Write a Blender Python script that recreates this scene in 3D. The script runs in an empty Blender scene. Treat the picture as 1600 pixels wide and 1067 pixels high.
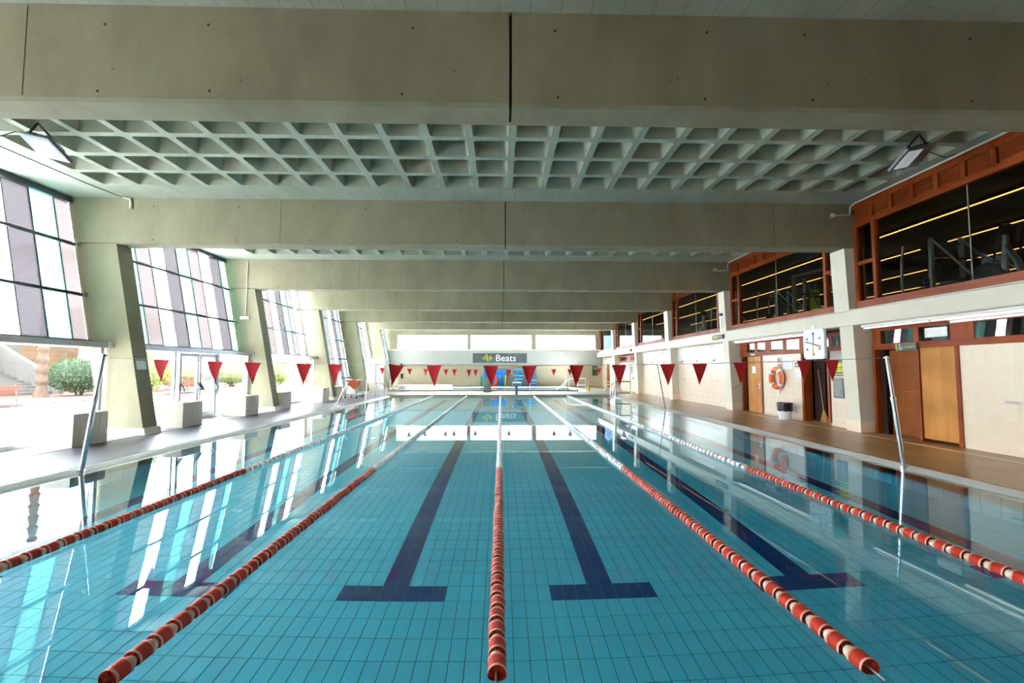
import bpy, bmesh, math, random
from mathutils import Vector, Matrix, Euler

random.seed(7)
PI = math.pi
R = math.radians
SC = bpy.context.scene
COL = SC.collection

# ------------------------------------------------------------------ camera
cd = bpy.data.cameras.new('camera')
cd.sensor_width = 36.0
cd.lens = 16.0
cd.clip_start = 0.05
cd.clip_end = 400
cam = bpy.data.objects.new('camera', cd)
COL.objects.link(cam)
cam.location = (0.022, 0.0, 1.614)
cam.rotation_euler = (R(90 + 3.505), 0, R(-1.398))
SC.camera = cam

# ------------------------------------------------------------------ sky
world = bpy.data.worlds.new('overcast_sky')
SC.world = world
world.use_nodes = True
_bg = world.node_tree.nodes['Background']
_bg.inputs[0].default_value = (0.91, 0.97, 1.06, 1)
_bg.inputs[1].default_value = 7.0

# ------------------------------------------------------------------ exposure
SC.view_settings.view_transform = 'Standard'
SC.view_settings.look = 'None'
SC.view_settings.gamma = 1.0
SC.view_settings.use_curve_mapping = False
SC.view_settings.exposure = 2.95
SC.cycles.max_bounces = 14
SC.cycles.diffuse_bounces = 6
SC.cycles.glossy_bounces = 6
SC.cycles.transmission_bounces = 10
SC.cycles.transparent_max_bounces = 24
SC.cycles.sample_clamp_indirect = 14.0

# ------------------------------------------------------------------ main dimensions (metres; water level z = 0)
DECK = 0.06
CEIL = 5.80
BB = 4.66                       # underside of the beams
BT = 0.45                       # beam thickness
BEAMS = [-0.90, 5.10, 11.12, 17.35, 23.40, 29.35, 35.05]
BACK = 41.2
PX = 6.53                       # water edge
P0, P1 = 2.125, 27.375          # pool ends
DEPTH = 1.2


def wx(z):                      # slanted glazing plane on the garden side
    return -9.87 - 0.194 * (z - 2.30)


def cin(z):                     # inner edge of the slanted columns
    return -8.44 - 0.191 * (z - 0.06)


# ------------------------------------------------------------------ materials
def lin(c):
    c = c / 255.0
    return c / 12.92 if c <= 0.04045 else ((c + 0.055) / 1.055) ** 2.4


def S(r, g, b):
    return (lin(r), lin(g), lin(b), 1.0)


def new_mat(name):
    m = bpy.data.materials.new(name)
    m.use_nodes = True
    nt = m.node_tree
    for n in list(nt.nodes):
        nt.nodes.remove(n)
    return m, nt


def mat(name, col, rough=0.6, metal=0.0, var=0.0, scale=3.0, bump=0.0, bscale=30.0, spec=0.5,
        stretch=(1, 1, 1), emit=None, estr=0.0, col2=None, detail=6.0):
    m, nt = new_mat(name)
    out = nt.nodes.new('ShaderNodeOutputMaterial')
    p = nt.nodes.new('ShaderNodeBsdfPrincipled')
    nt.links.new(p.outputs[0], out.inputs[0])
    p.inputs['Base Color'].default_value = col
    p.inputs['Roughness'].default_value = rough
    p.inputs['Metallic'].default_value = metal
    p.inputs['Specular IOR Level'].default_value = spec
    if emit:
        p.inputs['Emission Color'].default_value = emit
        p.inputs['Emission Strength'].default_value = estr
    if var or bump or col2:
        tc = nt.nodes.new('ShaderNodeTexCoord')
        mp = nt.nodes.new('ShaderNodeMapping')
        mp.inputs['Scale'].default_value = stretch
        nt.links.new(tc.outputs['Object'], mp.inputs[0])
    if var or col2:
        nz = nt.nodes.new('ShaderNodeTexNoise')
        nz.inputs['Scale'].default_value = scale
        nz.inputs['Detail'].default_value = detail
        nz.inputs['Roughness'].default_value = 0.6
        nt.links.new(mp.outputs[0], nz.inputs['Vector'])
        rp = nt.nodes.new('ShaderNodeValToRGB')
        rp.color_ramp.elements[0].position = 0.3
        rp.color_ramp.elements[1].position = 0.7
        if col2 is None:
            a = tuple(max(0, c * (1 - var)) for c in col[:3]) + (1,)
            b = tuple(min(1, c * (1 + var)) for c in col[:3]) + (1,)
        else:
            a, b = col, col2
        rp.color_ramp.elements[0].color = a
        rp.color_ramp.elements[1].color = b
        nt.links.new(nz.outputs['Fac'], rp.inputs[0])
        nt.links.new(rp.outputs[0], p.inputs['Base Color'])
    if bump:
        nb = nt.nodes.new('ShaderNodeTexNoise')
        nb.inputs['Scale'].default_value = bscale
        nb.inputs['Detail'].default_value = 4
        nt.links.new(mp.outputs[0], nb.inputs['Vector'])
        bp = nt.nodes.new('ShaderNodeBump')
        bp.inputs['Strength'].default_value = bump
        bp.inputs['Distance'].default_value = 0.02
        nt.links.new(nb.outputs['Fac'], bp.inputs['Height'])
        nt.links.new(bp.outputs[0], p.inputs['Normal'])
    return m


def concrete(name, c1, c2, board=False):
    """shuttered concrete: cloudy tone, small pits, faint vertical form marks"""
    m, nt = new_mat(name)
    N, Lk = nt.nodes.new, nt.links.new
    out = N('ShaderNodeOutputMaterial')
    p = N('ShaderNodeBsdfPrincipled')
    Lk(p.outputs[0], out.inputs[0])
    p.inputs['Roughness'].default_value = 0.75
    p.inputs['Specular IOR Level'].default_value = 0.3
    tc = N('ShaderNodeTexCoord')
    n1 = N('ShaderNodeTexNoise')
    n1.inputs['Scale'].default_value = 0.9
    n1.inputs['Detail'].default_value = 8
    n1.inputs['Roughness'].default_value = 0.62
    mp = N('ShaderNodeMapping')
    mp.inputs['Scale'].default_value = (1.6, 1.0, 0.7)
    Lk(tc.outputs['Object'], mp.inputs[0])
    Lk(mp.outputs[0], n1.inputs['Vector'])
    rp = N('ShaderNodeValToRGB')
    rp.color_ramp.elements[0].position = 0.32
    rp.color_ramp.elements[1].position = 0.68
    rp.color_ramp.elements[0].color = c1
    rp.color_ramp.elements[1].color = c2
    Lk(n1.outputs['Fac'], rp.inputs[0])
    vo = N('ShaderNodeTexVoronoi')
    vo.inputs['Scale'].default_value = 4.0
    Lk(tc.outputs['Object'], vo.inputs['Vector'])
    pit = N('ShaderNodeMath')
    pit.operation = 'LESS_THAN'
    pit.inputs[1].default_value = 0.045
    Lk(vo.outputs['Distance'], pit.inputs[0])
    mx = N('ShaderNodeMixRGB')
    mx.blend_type = 'MULTIPLY'
    mx.inputs[2].default_value = (0.35, 0.33, 0.28, 1)
    Lk(pit.outputs[0], mx.inputs[0])
    Lk(rp.outputs[0], mx.inputs[1])
    last = mx.outputs[0]
    n2 = N('ShaderNodeTexNoise')
    n2.inputs['Scale'].default_value = 26
    n2.inputs['Detail'].default_value = 5
    Lk(tc.outputs['Object'], n2.inputs['Vector'])
    hgt = n2.outputs['Fac']
    if board:
        br = N('ShaderNodeTexBrick')
        br.offset = 0.5
        br.inputs['Scale'].default_value = 1.0
        br.inputs['Mortar Size'].default_value = 0.006
        br.inputs['Brick Width'].default_value = 2.3
        br.inputs['Row Height'].default_value = 0.36
        br.inputs['Color1'].default_value = (1, 1, 1, 1)
        br.inputs['Color2'].default_value = (0.93, 0.93, 0.93, 1)
        br.inputs['Mortar'].default_value = (0.6, 0.6, 0.58, 1)
        rot = N('ShaderNodeMapping')
        rot.inputs['Rotation'].default_value = (0, 0, PI / 2)
        Lk(tc.outputs['Object'], rot.inputs[0])
        Lk(rot.outputs[0], br.inputs['Vector'])
        m2 = N('ShaderNodeMixRGB')
        m2.blend_type = 'MULTIPLY'
        m2.inputs[0].default_value = 0.8
        Lk(last, m2.inputs[1])
        Lk(br.outputs['Color'], m2.inputs[2])
        last = m2.outputs[0]
    Lk(last, p.inputs['Base Color'])
    bp = N('ShaderNodeBump')
    bp.inputs['Strength'].default_value = 0.25
    bp.inputs['Distance'].default_value = 0.01
    Lk(hgt, bp.inputs['Height'])
    Lk(bp.outputs[0], p.inputs['Normal'])
    return m


def tilemat(name, c1, c2, grout, w, h, rough=0.35, axis='yz', mortar=0.012, offset=0.0, bump=0.3, noise=0.0):
    """procedural tiling for surfaces whose tiles are too fine or too far to pick apart"""
    m, nt = new_mat(name)
    N, Lk = nt.nodes.new, nt.links.new
    out = N('ShaderNodeOutputMaterial')
    p = N('ShaderNodeBsdfPrincipled')
    Lk(p.outputs[0], out.inputs[0])
    p.inputs['Roughness'].default_value = rough
    tc = N('ShaderNodeTexCoord')
    sp = N('ShaderNodeSeparateXYZ')
    cb = N('ShaderNodeCombineXYZ')
    Lk(tc.outputs['Object'], sp.inputs[0])
    Lk(sp.outputs['XYZ'.index(axis[0].upper())], cb.inputs[0])
    Lk(sp.outputs['XYZ'.index(axis[1].upper())], cb.inputs[1])
    br = N('ShaderNodeTexBrick')
    br.offset = offset
    br.inputs['Scale'].default_value = 1.0
    br.inputs['Mortar Size'].default_value = mortar
    br.inputs['Mortar Smooth'].default_value = 0.1
    br.inputs['Brick Width'].default_value = w
    br.inputs['Row Height'].default_value = h
    br.inputs['Color1'].default_value = c1
    br.inputs['Color2'].default_value = c2
    br.inputs['Mortar'].default_value = grout
    Lk(cb.outputs[0], br.inputs['Vector'])
    last = br.outputs['Color']
    if noise:
        nz = N('ShaderNodeTexNoise')
        nz.inputs['Scale'].default_value = 1.4
        nz.inputs['Detail'].default_value = 7
        Lk(tc.outputs['Object'], nz.inputs['Vector'])
        rp = N('ShaderNodeValToRGB')
        rp.color_ramp.elements[0].position = 0.3
        rp.color_ramp.elements[1].position = 0.7
        a = 1 - noise
        rp.color_ramp.elements[0].color = (a, a, a, 1)
        rp.color_ramp.elements[1].color = (1, 1, 1, 1)
        Lk(nz.outputs['Fac'], rp.inputs[0])
        mx = N('ShaderNodeMixRGB')
        mx.blend_type = 'MULTIPLY'
        mx.inputs[0].default_value = 1
        Lk(last, mx.inputs[1])
        Lk(rp.outputs[0], mx.inputs[2])
        last = mx.outputs[0]
    Lk(last, p.inputs['Base Color'])
    bp = N('ShaderNodeBump')
    bp.inputs['Strength'].default_value = bump
    bp.inputs['Distance'].default_value = 0.004
    bp.invert = True
    Lk(br.outputs['Fac'], bp.inputs['Height'])
    Lk(bp.outputs[0], p.inputs['Normal'])
    return m


def glassmat(name, tint, gloss=1.0, rough=0.0, haze=0.0, hazecol=(1, 1, 1, 1)):
    """pane: clear or tinted film with mirror reflection by Fresnel; haze = share of translucent film"""
    m, nt = new_mat(name)
    N, Lk = nt.nodes.new, nt.links.new
    out = N('ShaderNodeOutputMaterial')
    tr = N('ShaderNodeBsdfTransparent')
    tr.inputs[0].default_value = tint
    gl = N('ShaderNodeBsdfGlossy')
    gl.inputs['Roughness'].default_value = rough
    gl.inputs['Color'].default_value = (gloss, gloss, gloss, 1)
    fr = N('ShaderNodeFresnel')
    fr.inputs['IOR'].default_value = 1.5
    mx = N('ShaderNodeMixShader')
    ge = N('ShaderNodeNewGeometry')              # reflect at the outer face only: the exit face of a thin pane adds nothing
    iv = N('ShaderNodeMath')
    iv.operation = 'SUBTRACT'
    iv.inputs[0].default_value = 1.0
    Lk(ge.outputs['Backfacing'], iv.inputs[1])
    ml = N('ShaderNodeMath')
    ml.operation = 'MULTIPLY'
    Lk(fr.outputs[0], ml.inputs[0])
    Lk(iv.outputs[0], ml.inputs[1])
    Lk(ml.outputs[0], mx.inputs[0])
    src = tr.outputs[0]
    if haze:
        tl = N('ShaderNodeBsdfTranslucent')
        tl.inputs[0].default_value = hazecol
        m2 = N('ShaderNodeMixShader')
        m2.inputs[0].default_value = haze
        Lk(tr.outputs[0], m2.inputs[1])
        Lk(tl.outputs[0], m2.inputs[2])
        src = m2.outputs[0]
    Lk(src, mx.inputs[1])
    Lk(gl.outputs[0], mx.inputs[2])
    Lk(mx.outputs[0], out.inputs[0])
    return m


def filmmat(name, col, haze=0.85):
    """frosted colour film on a thin pane: scatters daylight at the room-side face, reflects by Fresnel"""
    m, nt = new_mat(name)
    N, Lk = nt.nodes.new, nt.links.new
    out = N('ShaderNodeOutputMaterial')
    clear = N('ShaderNodeBsdfTransparent')
    tr = N('ShaderNodeBsdfTransparent')
    tr.inputs[0].default_value = col
    tl = N('ShaderNodeBsdfTranslucent')
    tl.inputs[0].default_value = col
    m1 = N('ShaderNodeMixShader')
    m1.inputs[0].default_value = haze
    Lk(tr.outputs[0], m1.inputs[1])
    Lk(tl.outputs[0], m1.inputs[2])
    gl = N('ShaderNodeBsdfGlossy')
    gl.inputs['Roughness'].default_value = 0.0
    fr = N('ShaderNodeFresnel')
    fr.inputs['IOR'].default_value = 1.5
    m2 = N('ShaderNodeMixShader')
    Lk(fr.outputs[0], m2.inputs[0])
    Lk(m1.outputs[0], m2.inputs[1])
    Lk(gl.outputs[0], m2.inputs[2])
    ge = N('ShaderNodeNewGeometry')
    m3 = N('ShaderNodeMixShader')
    Lk(ge.outputs['Backfacing'], m3.inputs[0])
    Lk(m2.outputs[0], m3.inputs[1])
    Lk(clear.outputs[0], m3.inputs[2])
    Lk(m3.outputs[0], out.inputs[0])
    return m


def watermat(name):
    m, nt = new_mat(name)
    N, Lk = nt.nodes.new, nt.links.new
    out = N('ShaderNodeOutputMaterial')
    g = N('ShaderNodeBsdfGlass')
    g.inputs['IOR'].default_value = 1.333
    g.inputs['Roughness'].default_value = 0.0
    g.inputs['Color'].default_value = (0.93, 0.995, 1.0, 1)
    tc = N('ShaderNodeTexCoord')
    nz = N('ShaderNodeTexNoise')
    nz.inputs['Scale'].default_value = 1.1
    nz.inputs['Detail'].default_value = 2
    Lk(tc.outputs['Object'], nz.inputs['Vector'])
    bp = N('ShaderNodeBump')
    bp.inputs['Strength'].default_value = 0.004
    bp.inputs['Distance'].default_value = 0.02
    Lk(nz.outputs['Fac'], bp.inputs['Height'])
    Lk(bp.outputs[0], g.inputs['Normal'])
    Lk(g.outputs[0], out.inputs[0])
    return m


def woodmat(name, c1, c2, rough=0.45, axis=2, scale=1.0):
    m, nt = new_mat(name)
    N, Lk = nt.nodes.new, nt.links.new
    out = N('ShaderNodeOutputMaterial')
    p = N('ShaderNodeBsdfPrincipled')
    Lk(p.outputs[0], out.inputs[0])
    p.inputs['Roughness'].default_value = rough + .1
    p.inputs['Specular IOR Level'].default_value = 0.25
    tc = N('ShaderNodeTexCoord')
    mp = N('ShaderNodeMapping')
    s = [9.0 * scale] * 3
    s[axis] = 0.6 * scale
    mp.inputs['Scale'].default_value = s
    Lk(tc.outputs['Object'], mp.inputs[0])
    nz = N('ShaderNodeTexNoise')
    nz.inputs['Scale'].default_value = 1.6
    nz.inputs['Detail'].default_value = 6
    nz.inputs['Distortion'].default_value = 0.6
    Lk(mp.outputs[0], nz.inputs['Vector'])
    rp = N('ShaderNodeValToRGB')
    rp.color_ramp.elements[0].position = 0.25
    rp.color_ramp.elements[1].position = 0.75
    rp.color_ramp.elements[0].color = c1
    rp.color_ramp.elements[1].color = c2
    Lk(nz.outputs['Fac'], rp.inputs[0])
    n2 = N('ShaderNodeTexNoise')
    n2.inputs['Scale'].default_value = 1.7
    n2.inputs['Detail'].default_value = 4
    Lk(tc.outputs['Object'], n2.inputs['Vector'])
    r2 = N('ShaderNodeValToRGB')
    r2.color_ramp.elements[0].position = 0.35
    r2.color_ramp.elements[0].color = (0.72, 0.68, 0.62, 1)
    r2.color_ramp.elements[1].position = 0.6
    Lk(n2.outputs['Fac'], r2.inputs[0])
    mx = N('ShaderNodeMixRGB')
    mx.blend_type = 'MULTIPLY'
    mx.inputs[0].default_value = 0.8
    Lk(rp.outputs[0], mx.inputs[1])
    Lk(r2.outputs[0], mx.inputs[2])
    Lk(mx.outputs[0], p.inputs['Base Color'])
    return m


M = {}
M['concrete'] = concrete('concrete_beam', S(136, 130, 105), S(154, 148, 122))
M['slab'] = concrete('concrete_slab', S(162, 168, 151), S(179, 184, 167), board=True)
M['coffer'] = concrete('concrete_coffer', S(152, 155, 136), S(169, 171, 152))
M['joint'] = mat('dark_joint', S(48, 44, 36), 0.9)
M['plug'] = mat('form_tie_plug', S(60, 57, 46), 0.9)
M['white_paint'] = mat('white_paint', S(206, 206, 200), 0.55, var=0.03, scale=2)
M['band_paint'] = mat('grey_white_paint', S(172, 170, 162), 0.6, var=0.03, scale=2)
M['ledge_paint'] = mat('ledge_paint', S(228, 220, 200), 0.6, var=0.04, scale=2, bump=0.05)
M['wall_tile'] = mat('beige_glazed_tile', S(248, 226, 198), 0.3, var=0.025, scale=0.9)
M['grout'] = mat('pale_grout', S(248, 240, 226), 0.8)
M['wall_tile_far'] = tilemat('beige_tiling', S(234, 213, 188), S(230, 208, 182), S(242, 230, 214), 0.25, 0.25, 0.35, 'yz', 0.008)
M['back_tile'] = tilemat('beige_back_tiling', S(184, 168, 138), S(178, 162, 132), S(198, 186, 162), 0.25, 0.25, 0.4, 'xz', 0.01)
M['block_tile'] = mat('taupe_glazed_tile', S(208, 199, 184), 0.35, var=0.03, scale=1.2)
M['block_body'] = mat('taupe_grout', S(226, 220, 208), 0.8)
M['deck_right'] = tilemat('brown_deck_tiling', S(196, 148, 92), S(182, 134, 80), S(156, 114, 70), 0.24, 0.062, 0.34, 'yx', 0.004, 0.5, 0.6, 0.35)
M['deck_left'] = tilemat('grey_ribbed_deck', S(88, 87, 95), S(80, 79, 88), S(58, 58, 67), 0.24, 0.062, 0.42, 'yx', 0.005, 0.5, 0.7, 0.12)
M['apron'] = tilemat('pale_apron_tiling', S(122, 121, 127), S(116, 115, 121), S(94, 93, 99), 0.25, 0.25, 0.3, 'yx', 0.006)
M['deck_far'] = tilemat('cream_deck_tiling', S(140, 128, 104), S(132, 120, 97), S(116, 105, 84), 0.24, 0.12, 0.4, 'xy', 0.006)
M['coping'] = mat('pale_coping', S(206, 204, 200), 0.4, var=0.05, scale=3)
M['coping_far'] = mat('cream_coping', S(164, 153, 128), 0.45)
M['slot_and_shadow'] = mat('drain_slot', S(70, 68, 74), 0.8)  # drain slot colour, also the painted shadow line along the coping
M['pool_tile'] = mat('aqua_pool_tile', S(96, 226, 252), 0.3, var=0.04, scale=0.8)
M['pool_navy'] = mat('navy_pool_tile', S(8, 66, 128), 0.3)
M['pool_grout'] = mat('teal_grout', S(40, 124, 150), 0.8)
M['pool_wall'] = tilemat('aqua_wall_tiling', S(110, 226, 250), S(104, 220, 246), S(60, 150, 180), 0.25, 0.125, 0.3, 'yz', 0.006)
M['pool_wall_x'] = tilemat('aqua_end_tiling', S(110, 226, 250), S(104, 220, 246), S(60, 150, 180), 0.25, 0.125, 0.3, 'xz', 0.006)
M['water'] = watermat('pool_water_surface')
M['alu'] = mat('grey_aluminium', S(176, 178, 182), 0.35, 0.6)
M['alu_white'] = mat('white_aluminium', S(228, 229, 232), 0.4, 0.1)
M['rail'] = mat('dark_grey_rail', S(96, 102, 112), 0.4, 0.5)
M['mullion'] = mat('grey_mullion', S(120, 124, 128), 0.5, 0.3)
M['steel'] = mat('stainless_steel', S(205, 205, 208), 0.22, 1.0)
M['glass'] = glassmat('dimming_grey_glass', (0.57, 0.585, 0.58, 1))  # grey tint added to clear panes to dim the bright garden
M['glass_clear'] = glassmat('clear_glass', (0.97, 0.985, 0.98, 1))
M['glass_gym'] = glassmat('gym_glass', (0.80, 0.82, 0.80, 1), 0.55)
M['glass_dark'] = glassmat('transom_glass', (0.7, 0.74, 0.76, 1), 1.0)
M['film_white'] = filmmat('white_film', (0.93, 0.93, 0.95, 1))
M['film_mauve'] = filmmat('mauve_film', (0.0165, 0.0150, 0.0158, 1))
M['film_mint'] = filmmat('mint_film', (0.040, 0.105, 0.085, 1))
M['film_pink'] = filmmat('pink_film', (0.030, 0.025, 0.0238, 1))
M['red_float'] = mat('red_float_plastic', S(214, 62, 40), 0.4)
M['rim'] = mat('pale_pink_rim', S(238, 172, 152), 0.5)
M['rim_pale'] = mat('blush_rim', S(246, 240, 236), 0.5)
M['white_float'] = mat('white_float_plastic', S(250, 250, 250), 0.45)
M['cream_spacer'] = mat('cream_spacer', S(232, 214, 190), 0.5)
M['cable'] = mat('steel_cable', S(150, 150, 150), 0.4, 0.7)
M['pennant'] = mat('red_pennant_cloth', S(206, 18, 34), 0.7)
M['pennant_far'] = mat('bright_red_pennant_cloth', S(226, 40, 44), 0.7)
M['cord'] = mat('grey_cord', S(170, 172, 172), 0.7)
M['frame_wood'] = woodmat('red_brown_frame_wood', S(140, 60, 20), S(172, 80, 30), 0.4, 1)
M['frame_wood_v'] = woodmat('red_brown_post_wood', S(140, 60, 20), S(172, 80, 30), 0.4, 2)
M['frame_pink'] = woodmat('faded_sill_wood', S(150, 82, 58), S(176, 104, 78), 0.5, 1)
M['ply'] = woodmat('varnished_plywood', S(204, 132, 58), S(222, 154, 76), 0.4, 2, 0.5)
M['ply_dark'] = woodmat('dark_varnished_door', S(134, 68, 16), S(162, 88, 26), 0.4, 2, 0.5)
M['recess_shade'] = mat('recess_shade_paint', S(40, 18, 9), 0.8, var=0.2, scale=2)  # shade of the open doorway put into the colour
M['gym_dark'] = mat('black_gym_paint', S(34, 31, 27), 0.8)  # gym walls; also stands in for shade behind doors and transoms
M['gym_floor'] = mat('black_rubber_floor', S(38, 36, 34), 0.7)
M['gym_metal'] = mat('gym_grey_steel', S(132, 136, 140), 0.35, 0.6)
M['gym_black'] = mat('gym_black_steel', S(30, 30, 32), 0.45, 0.2)
M['gym_lime'] = mat('lime_pad', S(170, 190, 40), 0.6)
M['led'] = mat('warm_led_strip', S(255, 214, 130), 0.5, emit=(1.0, 0.44, 0.12, 1), estr=0.42)
M['tube'] = mat('fluorescent_tube', S(250, 250, 250), 0.4, emit=(1.0, 0.93, 0.82, 1), estr=0.16)
M['lamp_white'] = mat('white_lamp_housing', S(238, 238, 236), 0.45)
M['black'] = mat('black_plastic', S(24, 24, 26), 0.5)
M['dark_grey'] = mat('dark_grey_panel', S(92, 96, 98), 0.5)
M['sign_grey'] = mat('charcoal_sign', S(84, 90, 92), 0.45, var=0.06, scale=1)
M['white'] = mat('white_plastic', S(246, 246, 246), 0.4)
M['paper'] = mat('white_paper', S(246, 246, 250), 0.8)
M['lime'] = mat('lime_print', S(214, 220, 60), 0.6)
M['yellow'] = mat('yellow_plastic', S(240, 206, 30), 0.5)
M['orange'] = mat('orange_lifebuoy', S(242, 118, 32), 0.45)
M['orange_cloth'] = mat('orange_sling', S(234, 96, 34), 0.6)
M['red'] = mat('red_print', S(206, 36, 36), 0.5)
M['blue'] = mat('blue_mat', S(34, 124, 208), 0.5)
M['blue_pale'] = mat('pale_blue_board', S(118, 196, 232), 0.5)
M['blue_hand'] = mat('blue_hand', S(44, 62, 190), 0.5)
M['teal'] = mat('teal_board', S(40, 150, 170), 0.5)
M['green'] = mat('green_mat', S(40, 150, 110), 0.6)
M['green_dark'] = mat('dark_green_sign', S(44, 72, 34), 0.5)
M['grey_cabinet'] = mat('mid_grey_cabinet', S(134, 136, 134), 0.5)
M['bag'] = mat('black_bin_bag', S(38, 36, 36), 0.35, bump=0.6, bscale=14)
M['straw'] = mat('straw_bristles', S(212, 168, 96), 0.8)
M['beech'] = mat('beech_handle', S(206, 166, 112), 0.6)
M['flood_grey'] = mat('flood_grey', S(128, 130, 136), 0.4, 0.4)
M['flood_lens'] = mat('flood_lens', S(190, 198, 204), 0.15, emit=(0.9, 0.95, 1, 1), estr=0.04)
M['pave'] = mat('pale_paving', S(226, 220, 214), 0.8, var=0.05, scale=0.5)
M['soil'] = mat('brown_soil', S(86, 60, 48), 0.9, var=0.25, scale=3, bump=0.4)
M['kerb'] = mat('pink_kerb_stone', S(104, 84, 76), 0.8, var=0.06)
M['stair'] = mat('white_stair_render', S(88, 84, 79), 0.8, var=0.04)
M['brick_ext'] = tilemat('ochre_garden_wall', S(112, 82, 56), S(102, 74, 50), S(130, 104, 80), 0.6, 0.3, 0.8, 'yz', 0.02, 0.5)
M['bark'] = mat('palm_bark', S(88, 68, 54), 0.9, var=0.35, scale=6, bump=0.6)
M['leaf'] = mat('hedge_leaf', S(74, 98, 62), 0.6, var=0.4, scale=2.5)
M['leaf_dark'] = mat('hedge_core', S(36, 50, 32), 0.8)
M['leaf_yellow'] = mat('yellow_green_leaf', S(140, 146, 56), 0.6, var=0.35, scale=2)
M['leaf_pale'] = mat('pale_green_leaf', S(112, 126, 76), 0.6, var=0.3, scale=2)
M['petal'] = mat('pink_petal', S(232, 70, 130), 0.6, var=0.2)
M['bench_wood'] = woodmat('bench_slat_wood', S(104, 58, 44), S(124, 72, 54), 0.6, 1)
M['ext_blue'] = mat('blue_cladding', S(120, 150, 190), 0.6)
M['roof'] = mat('roof_membrane', S(150, 148, 142), 0.9)
M['gasket'] = mat('clear_silicone_joint', S(150, 146, 130), 0.4)


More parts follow.
